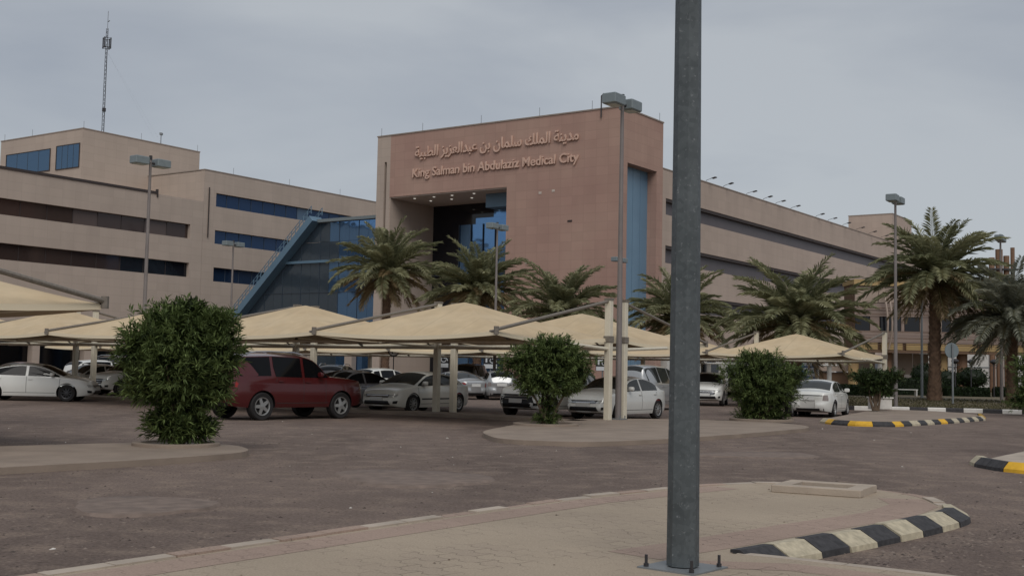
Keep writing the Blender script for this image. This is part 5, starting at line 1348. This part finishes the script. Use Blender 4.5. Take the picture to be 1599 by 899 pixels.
wheel_cache = {}
def wheel_meshes(r, w_, style):
    key = (r, w_, style)
    if key in wheel_cache: return wheel_cache[key]
    b = MB(); rr_ = r * .66
    b.lathe([(rr_, -w_ / 2 + .02), (r * .93, -w_ / 2), (r, -w_ / 2 + .03), (r, w_ / 2 - .03), (r * .93, w_ / 2), (rr_, w_ / 2 - .02), (rr_ * .98, w_ / 2 - .07), (.01, w_ / 2 - .075)], axis='Y', n=28)
    t = b.build('tyre', M['tyre'], smooth=True, angle=40); tm = t.data; bpy.data.objects.remove(t)
    b = MB()
    b.lathe([(rr_, w_ / 2 - .035), (rr_ * .99, w_ / 2 - .005), (rr_ * .90, w_ / 2 - .012), (rr_ * .86, w_ / 2 - .05)], axis='Y', n=28)
    b.lathe([(.001, w_ / 2 - .002), (rr_ * .2, w_ / 2 - .006), (rr_ * .26, w_ / 2 - .04)], axis='Y', n=14)
    ns = 5 if style == 'five' else 9
    for i in range(ns):
        a = 2 * math.pi * i / ns; wd = rr_ * (.17 if ns == 5 else .075)
        c, s_ = math.cos(a), math.sin(a); P = []
        for (rad, hw, yy) in ((rr_ * .18, wd * 1.2, w_ / 2 - .01), (rr_ * .9, wd * .9, w_ / 2 - .018)):
            for h in (-hw, hw): P.append((rad * c - h * s_, yy, rad * s_ + h * c))
        Q = [(p[0], p[1] - .035, p[2]) for p in P]
        b.add(P + Q, [(0, 2, 3, 1), (4, 5, 7, 6), (0, 4, 6, 2), (1, 3, 7, 5)])
    o = b.build('rim', M['rim_dark'] if style == 'dark' else M['rim'], smooth=True, angle=30); rm = o.data; bpy.data.objects.remove(o)
    wheel_cache[key] = (tm, rm); return tm, rm
def addo(name, me, parent):
    o = bpy.data.objects.new(name, me); COL.objects.link(o); o.parent = parent; return o

CAR_N = [0]
def car(kind, x, y, heading, color, label, cat='car', rim='nine', glass='car_glass', name=None, rails=False, dark_nose=False, tail='red', group=None, trim=False, dent=False, detail=2):
    """heading: direction the nose points, degrees"""
    S = Shape(SPECS[kind]); sp = S.sp
    root = thing(name or {'saloon': 'saloon_car', 'big_saloon': 'saloon_car', 'hatch': 'hatchback', 'crossover': 'crossover_car', 'offroader': 'offroad_car', 'van': 'passenger_van'}[kind], label, cat, (x, y, 0), R(heading), group)
    addo('body', car_body(kind, PAINT[color]), root)
    hd, G = M['headlight'], M[glass]
    # side windows: front door, rear door, quarter
    eps = .055
    def zs(x_): return S.sh(x_) + .035
    def zr(x_): zs_, zt, h, e, y0, wr = S.up_params(x_); return zs_ + h - e - .02
    bp, cp = sp['bpillar'], sp['cpillar']
    cow = sp['cowl']
    def top_line(xa, xb, n=6): return [(xa + (xb - xa) * i / n, zr(xa + (xb - xa) * i / n)) for i in range(n + 1)]
    xf = next(x_ for x_ in np.linspace(cow, 0, 80) if zr(x_) - zs(x_) > .03)
    front = [(xf, zs(xf))] + top_line(xf - .02, bp + .05) + [(bp + .05, zs(bp + .05))]
    rear = [(bp - .05, zs(bp - .05))] + top_line(bp - .05, cp + .0) + [(cp, max(zs(cp), zr(cp) - .3))] + ([(cp + .25, zs(cp + .25))] if kind in ('saloon', 'big_saloon') else [(cp + .06, zs(cp + .06))])
    polys = [front, rear]
    if kind in ('offroader', 'van', 'crossover', 'hatch'):
        qe = {'offroader': -2.3, 'van': -2.1, 'crossover': -1.85, 'hatch': -1.6}[kind]
        polys.append([(cp - .1, zs(cp - .1) + .02)] + top_line(cp - .1, qe, 5) + [(qe + .02, zs(qe) + .12), (qe + .12, zs(qe + .12) + .02)])
    for sg in (-1, 1):
        for pl in polys: poly_side(S, pl, sg).build('side_window', G, root)
    # windscreen and rear window
    for nm, xa, xb in (('windscreen', cow - .02, sp['roof_f'] + .10), ('rear_window', sp['deck'] + .06, sp['roof_r'] - .06)):
        P = []
        for i in range(9):
            x_ = xa + (xb - xa) * i / 8; P.append([S.roofpt(x_, k, .008) for k in np.linspace(-.93, .93, 11)])
        MB().grid(P).build(nm, G, root, smooth=True)
    # wheels
    wd = .22 if kind != 'offroader' else .27
    tm, rm = wheel_meshes(sp['wr'], wd, rim)
    for ax_ in sp['wb']:
        for sg in (-1, 1):
            wo = addo('wheel', tm, root); wo.location = (ax_, sg * (S.W / 2 - wd / 2 - .025), sp['wr'])
            if sg < 0: wo.rotation_euler = (0, 0, math.pi)
            addo('rim', rm, wo)
    zb, W2 = sp['zb'], S.W / 2
    hs = S.sh(S.L / 2 * .93); hr = S.sh(-S.L / 2 * .93)
    big = kind in ('offroader', 'crossover', 'van')
    # headlights and taillights wrap round the corners
    for sg in (-1, 1):
        z1 = hs - .03; z0 = z1 - (.20 if kind == 'offroader' else .15)
        patch_end(S, [(sg * W2 * .50, z0 + .04), (sg * W2 * .945, z0 + .05), (sg * W2 * .952, z1 + .01), (sg * W2 * .56, z1 - .03)], True, .012).build('headlight', hd, root, smooth=True)
        t1 = hr - .04; t0 = t1 - (.34 if big else .24)
        if kind == 'offroader': q = [(sg * W2 * .86, .95), (sg * W2 * .95, .95), (sg * W2 * .95, 1.45 if False else t1), (sg * W2 * .86, t1)]
        else: q = [(sg * W2 * .62, t0 + .04), (sg * W2 * .945, t0), (sg * W2 * .95, t1), (sg * W2 * .66, t1)]
        patch_end(S, q, False, .012).build('taillight', M['taillight'] if tail == 'red' else M['taillight_pale'], root, smooth=True)
    # grille, lower intake, plates
    gz1 = hs - .05; gz0 = gz1 - (.22 if big else .10)
    gm = patch_end(S, [(-W2 * .52, gz0), (W2 * .52, gz0), (W2 * .58, gz1), (-W2 * .58, gz1)], True, .010).build('grille', M['trim_black'], root, smooth=True)
    sl = MB()
    for k in range(2):
        zz = gz0 + (gz1 - gz0) * (k + .7) / 2.4
        P = [[S.endpt(yy, zz + dz, True, .016) for yy in np.linspace(-W2 * .5, W2 * .5, 9)] for dz in (-.012, .012)]; sl.grid(P)
    sl.build('chrome_bar', M['chrome'], gm)
    patch_end(S, [(-W2 * .62, zb + .10), (W2 * .62, zb + .10), (W2 * .55, zb + .24), (-W2 * .55, zb + .24)], True, .010).build('lower_intake', M['trim_black'], root, smooth=True)
    for sg in (-1, 1): patch_end(S, [(sg * W2 * .70, zb + .14), (sg * W2 * .88, zb + .14), (sg * W2 * .88, zb + .25), (sg * W2 * .72, zb + .23)], True, .010).build('fog_lamp', M['trim_black'], root, smooth=True)
    px = S.endpt(0, zb + .3, True, 0)[0]
    MB().box(px + .012, px + .03, -.26, .26, zb + .22, zb + .37).build('licence_plate', M['plate'], root)
    pr = S.endpt(0, hr - .18, False, 0)[0]
    pz = hr - .16 if not big else hr - .30
    pr = S.endpt(0, pz, False, 0)[0]
    MB().box(pr - .03, pr - .010, -.26, .26, pz - .08, pz + .08).build('licence_plate', M['plate'], root)
    if kind in ('saloon', 'big_saloon'): patch_end(S, [(-W2 * .62, pz + .09), (W2 * .62, pz + .09), (W2 * .62, pz + .12), (-W2 * .62, pz + .12)], False, .012).build('boot_trim', M['chrome'] if not dent else M['gap'], root)
    patch_end(S, [(-W2 * .9, zb + .06), (W2 * .9, zb + .06), (W2 * .9, zb + .15), (-W2 * .9, zb + .15)], False, .008).build('rear_valance', M['trim_black'], root)
    # mirrors, handles, seams
    for sg in (-1, 1):
        mxx = cow - .42; p = S.side(mxx, zs(mxx) + .05, 0, sg)
        b = MB(); c = Vector((mxx + .02, p[1] + sg * .13, zs(mxx) + .09))
        for (dx, ww, hh) in ((-.06, .085, .055), (0, .10, .075), (.07, .07, .05)): pass
        rings = []
        for (dx, k) in ((-.065, .82), (-.05, 1.0), (.0, 1.0), (.05, .75), (.075, .35)):
            rings.append([(c.x + dx, c.y + .105 * k * math.copysign(abs(math.cos(a)) ** .6, math.cos(a)), c.z + .075 * k * math.copysign(abs(math.sin(a)) ** .6, math.sin(a))) for a in np.linspace(0, 2 * math.pi, 13)[:-1]])
        vs = [v for r_ in rings for v in r_]; fs = [tuple(range(12)), tuple(range(59, 47, -1))]
        for i in range(4):
            for j in range(12): fs.append((i * 12 + j, i * 12 + (j + 1) % 12, (i + 1) * 12 + (j + 1) % 12, (i + 1) * 12 + j))
        b.add(vs, fs); b.tube([(c.x, p[1] - sg * .02, c.z - .05), (c.x, c.y, c.z - .04)], .025, 6)
        b.build('mirror', PAINT[color] if color not in ('black',) else M['trim_black'], root, smooth=True)
        sm_ = MB()
        def seam(pts, wid=.012):
            for a, c_ in zip(pts[:-1], pts[1:]):
                d = Vector((c_[0] - a[0], c_[1] - a[1])).normalized() * wid; n_ = (-d.y, d.x)
                sm_.add([S.side(a[0] + n_[0], a[1] + n_[1], .004, sg), S.side(a[0] - n_[0], a[1] - n_[1], .004, sg), S.side(c_[0] - n_[0], c_[1] - n_[1], .004, sg), S.side(c_[0] + n_[0], c_[1] + n_[1], .004, sg)], [(0, 1, 2, 3)])
        zz = np.linspace(zb + .12, zs(bp) - .02, 6); seam([(bp, z_) for z_ in zz], .007)
        xfr = cow - .14; zz = np.linspace(zb + .12, zs(xfr) - .05, 6); seam([(xfr + .02 * (i - 3) ** 2 * .2, z_) for i, z_ in enumerate(zz)], .007)
        xr_ = cp + .12; zz = np.linspace(zb + sp['wr'] + .35, zs(xr_) - .03, 4); seam([(xr_ - .06 + .06 * i / 3, z_) for i, z_ in enumerate(zz)], .007)
        seam([(x_, zb + .13) for x_ in np.linspace(sp['wb'][0] - sp['wr'] - .1, sp['wb'][1] + sp['wr'] + .1, 8)], .007)
        if trim: seam([(x_, zb + .30) for x_ in np.linspace(sp['wb'][0] - sp['wr'] - .12, sp['wb'][1] + sp['wr'] + .12, 8)], .022)
        sm_.build('door_seam', M['gap'], root)
        for hx in (bp + .14, cp + .22):
            hz_ = zs(hx) - .13; q = S.side(hx, hz_, 0, sg); h = MB(); h.box(hx - .085, hx + .085, min(q[1], q[1] + sg * .035), max(q[1], q[1] + sg * .035), hz_ - .016, hz_ + .016, 0, .006); h.build('door_handle', PAINT[color], root)
    if rails:
        for sg in (-1, 1):
            P = [(x_, S.up_params(x_)[5] * sg * .96, S.up_params(x_)[0] + S.up_params(x_)[2] - .01 + (.05 if 0 < i < 5 else -.02)) for i, x_ in enumerate(np.linspace(sp['roof_f'] - .1, sp['roof_r'] + .15, 6))]
            MB().tube(P, .022, 6).build('roof_rail', M['chrome'], root, smooth=True)
    if dark_nose:
        patch_end(S, [(-W2 * .8, zb + .08), (W2 * .8, zb + .08), (W2 * .66, hs - .12), (-W2 * .66, hs - .12)], True, .014).build('nose_panel', M['trim_black'], root, smooth=True)
    return root

HV, HmV, HmU = 55.1, 55.1 + 180, -34.9
cg = 'cars parked under and beside the shade canopies'
car('saloon', 3.7, 40.7, HmV, 'white', 'white saloon parked right behind the tall cream corner posts', glass='car_glass_light', group=cg)
car('crossover', 1.45, 41.7, HmV, 'white', 'white crossover with a black nose half hidden by the round clipped shrub', dark_nose=True, group=cg)
car('big_saloon', -3.35, 43.2, HmV + 3, 'pearl', 'white saloon facing the camera behind the twin cream posts', glass='car_glass_light', trim=True, group=cg)
car('saloon', -6.2, 45.2, HmV, 'grey', 'dark grey saloon just ahead of the red off-roader nose', group=cg)
car('offroader', -6.85, 35.8, HV - 6, 'red', 'dark red off-roader with bright five spoke wheels beside the tallest bush', rim='five', rails=True, group=cg)
car('big_saloon', -18.75, 47.0, 6, 'white', 'white saloon with black windows seen side-on at the left picture edge', rim='dark', group=cg)
car('saloon', -20.6, 58.8, HmV, 'pearl', 'pearl white saloon behind the side-on saloon at left, windscreen facing the camera', glass='car_glass_light', group=cg)
car('crossover', -18.1, 57.2, HmV, 'white', 'white crossover nose between two cream posts at left', group=cg)
car('saloon', -15.9, 55.9, HmV, 'black', 'black saloon nose beside the tallest bush, left of it', group=cg)
car('offroader', -24.8, 73.5, HV + 90, 'dark', 'dark off-roader with silver roof rails far back at left', rails=True, group=cg)
car('saloon', -30.6, 75, HV, 'maroon', 'maroon saloon roof far back at the left picture edge', group=cg)
car('crossover', -22.6, 66, HV, 'white', 'white crossover roof far back, left of the tallest bush', group=cg)
car('saloon', 12.4, 47.6, HV + 9, 'white', 'white saloon seen from behind at right, beside the yellow and black kerb', tail='pale', glass='car_glass_light', dent=True, group=cg)
car('crossover', 10.05, 60.3, -104, 'white', 'white crossover facing the camera right of the foreground steel column', group=cg, dark_nose=False)
car('offroader', 10.6, 47.6, HV + 12, 'black', 'black off-roader hidden behind the broad bush, one red tail lamp showing', group=cg)
car('van', 6.05, 51.5, HV + 8, 'silver', 'silver grey van behind the white saloon nearest the steel column', glass='car_glass_light', group=cg)
car('saloon', -2.9, 63.6, HV + 65, 'silver', 'silver saloon far back between the twin cream posts and the clipped shrub', glass='car_glass_light', group=cg)
car('hatch', -.6, 63.6, HV + 40, 'silver', 'silver hatchback seen from behind left of the clipped shrub', tail='pale', group=cg)
car('van', -2.6, 71.5, HmV + 20, 'grey', 'grey van facing the camera behind the silver saloon', glass='car_glass_light', group=cg)
car('crossover', -9.3, 64, HV + 30, 'black', 'black crossover roof above the dark grey saloon', group=cg, rails=True)
car('offroader', -12.6, 66, HV + 20, 'navy', 'dark navy off-roader far back above the red off-roader bonnet', group=cg)
car('hatch', -6.6, 62.5, HV, 'pearl', 'pearl hatchback roof behind the white saloon of the twin posts', group=cg)

# ------------------------------------------------------------------ person in white far right
def person(x, y, z, rz, label):
    t = thing('person', label, 'person', (x, y, z), rz)
    me = bpy.data.meshes.new('body')
    V = [(0, 0, .95), (0, 0, 1.2), (0, 0, 1.42), (0, .01, 1.52), (0, .02, 1.62), (0, .01, 1.74),
         (-.2, 0, 1.40), (-.26, .02, 1.12), (-.24, .08, .88), (.2, 0, 1.40), (.26, .02, 1.12), (.24, .08, .88),
         (-.1, 0, .5), (-.1, 0, .08), (-.1, .14, .04), (.1, 0, .5), (.1, 0, .08), (.1, .14, .04)]
    E_ = [(0, 1), (1, 2), (2, 3), (3, 4), (4, 5), (2, 6), (6, 7), (7, 8), (2, 9), (9, 10), (10, 11), (0, 12), (12, 13), (13, 14), (0, 15), (15, 16), (16, 17)]
    me.from_pydata(V, E_, [])
    o = bpy.data.objects.new('body', me); COL.objects.link(o)
    md = o.modifiers.new('s', 'SKIN'); rad = [.16, .16, .17, .06, .095, .075, .07, .055, .04, .07, .055, .04, .075, .05, .035, .075, .05, .035]
    for i, r_ in enumerate(rad): me.skin_vertices[0].data[i].radius = (r_, r_ * .85)
    me.skin_vertices[0].data[0].use_root = True
    o.modifiers.new('d', 'SUBSURF').levels = 1
    dg = bpy.context.evaluated_depsgraph_get(); nm = bpy.data.meshes.new_from_object(o.evaluated_get(dg)); bpy.data.objects.remove(o)
    nm.materials.clear(); nm.materials.append(plain('skin', lin((150, 112, 90)), .6)); nm.polygons.foreach_set('use_smooth', [True] * len(nm.polygons)); addo('body', nm, t)
    b = MB(); b.lathe([(.22, .1), (.2, .5), (.19, .95), (.2, 1.25), (.2, 1.42), (.09, 1.5)], n=16); b.build('robe', M['white_paint'], t, smooth=True)
    for s_ in (-1, 1): MB().tube([(.18 * s_, 0, 1.42), (.27 * s_, .02, 1.12), (.26 * s_, .08, .92)], [.09, .08, .075], 8).build('sleeve', M['white_paint'], t, smooth=True)
    b = MB(); b.lathe([(.12, 1.60), (.115, 1.70), (.08, 1.78), (.001, 1.80)], (0, -.02, 0), n=14); b.build('hair', M['trim_black'], t, smooth=True)
person(34.9, 82.3, .36, R(20), 'person in a long white robe standing before the white building')
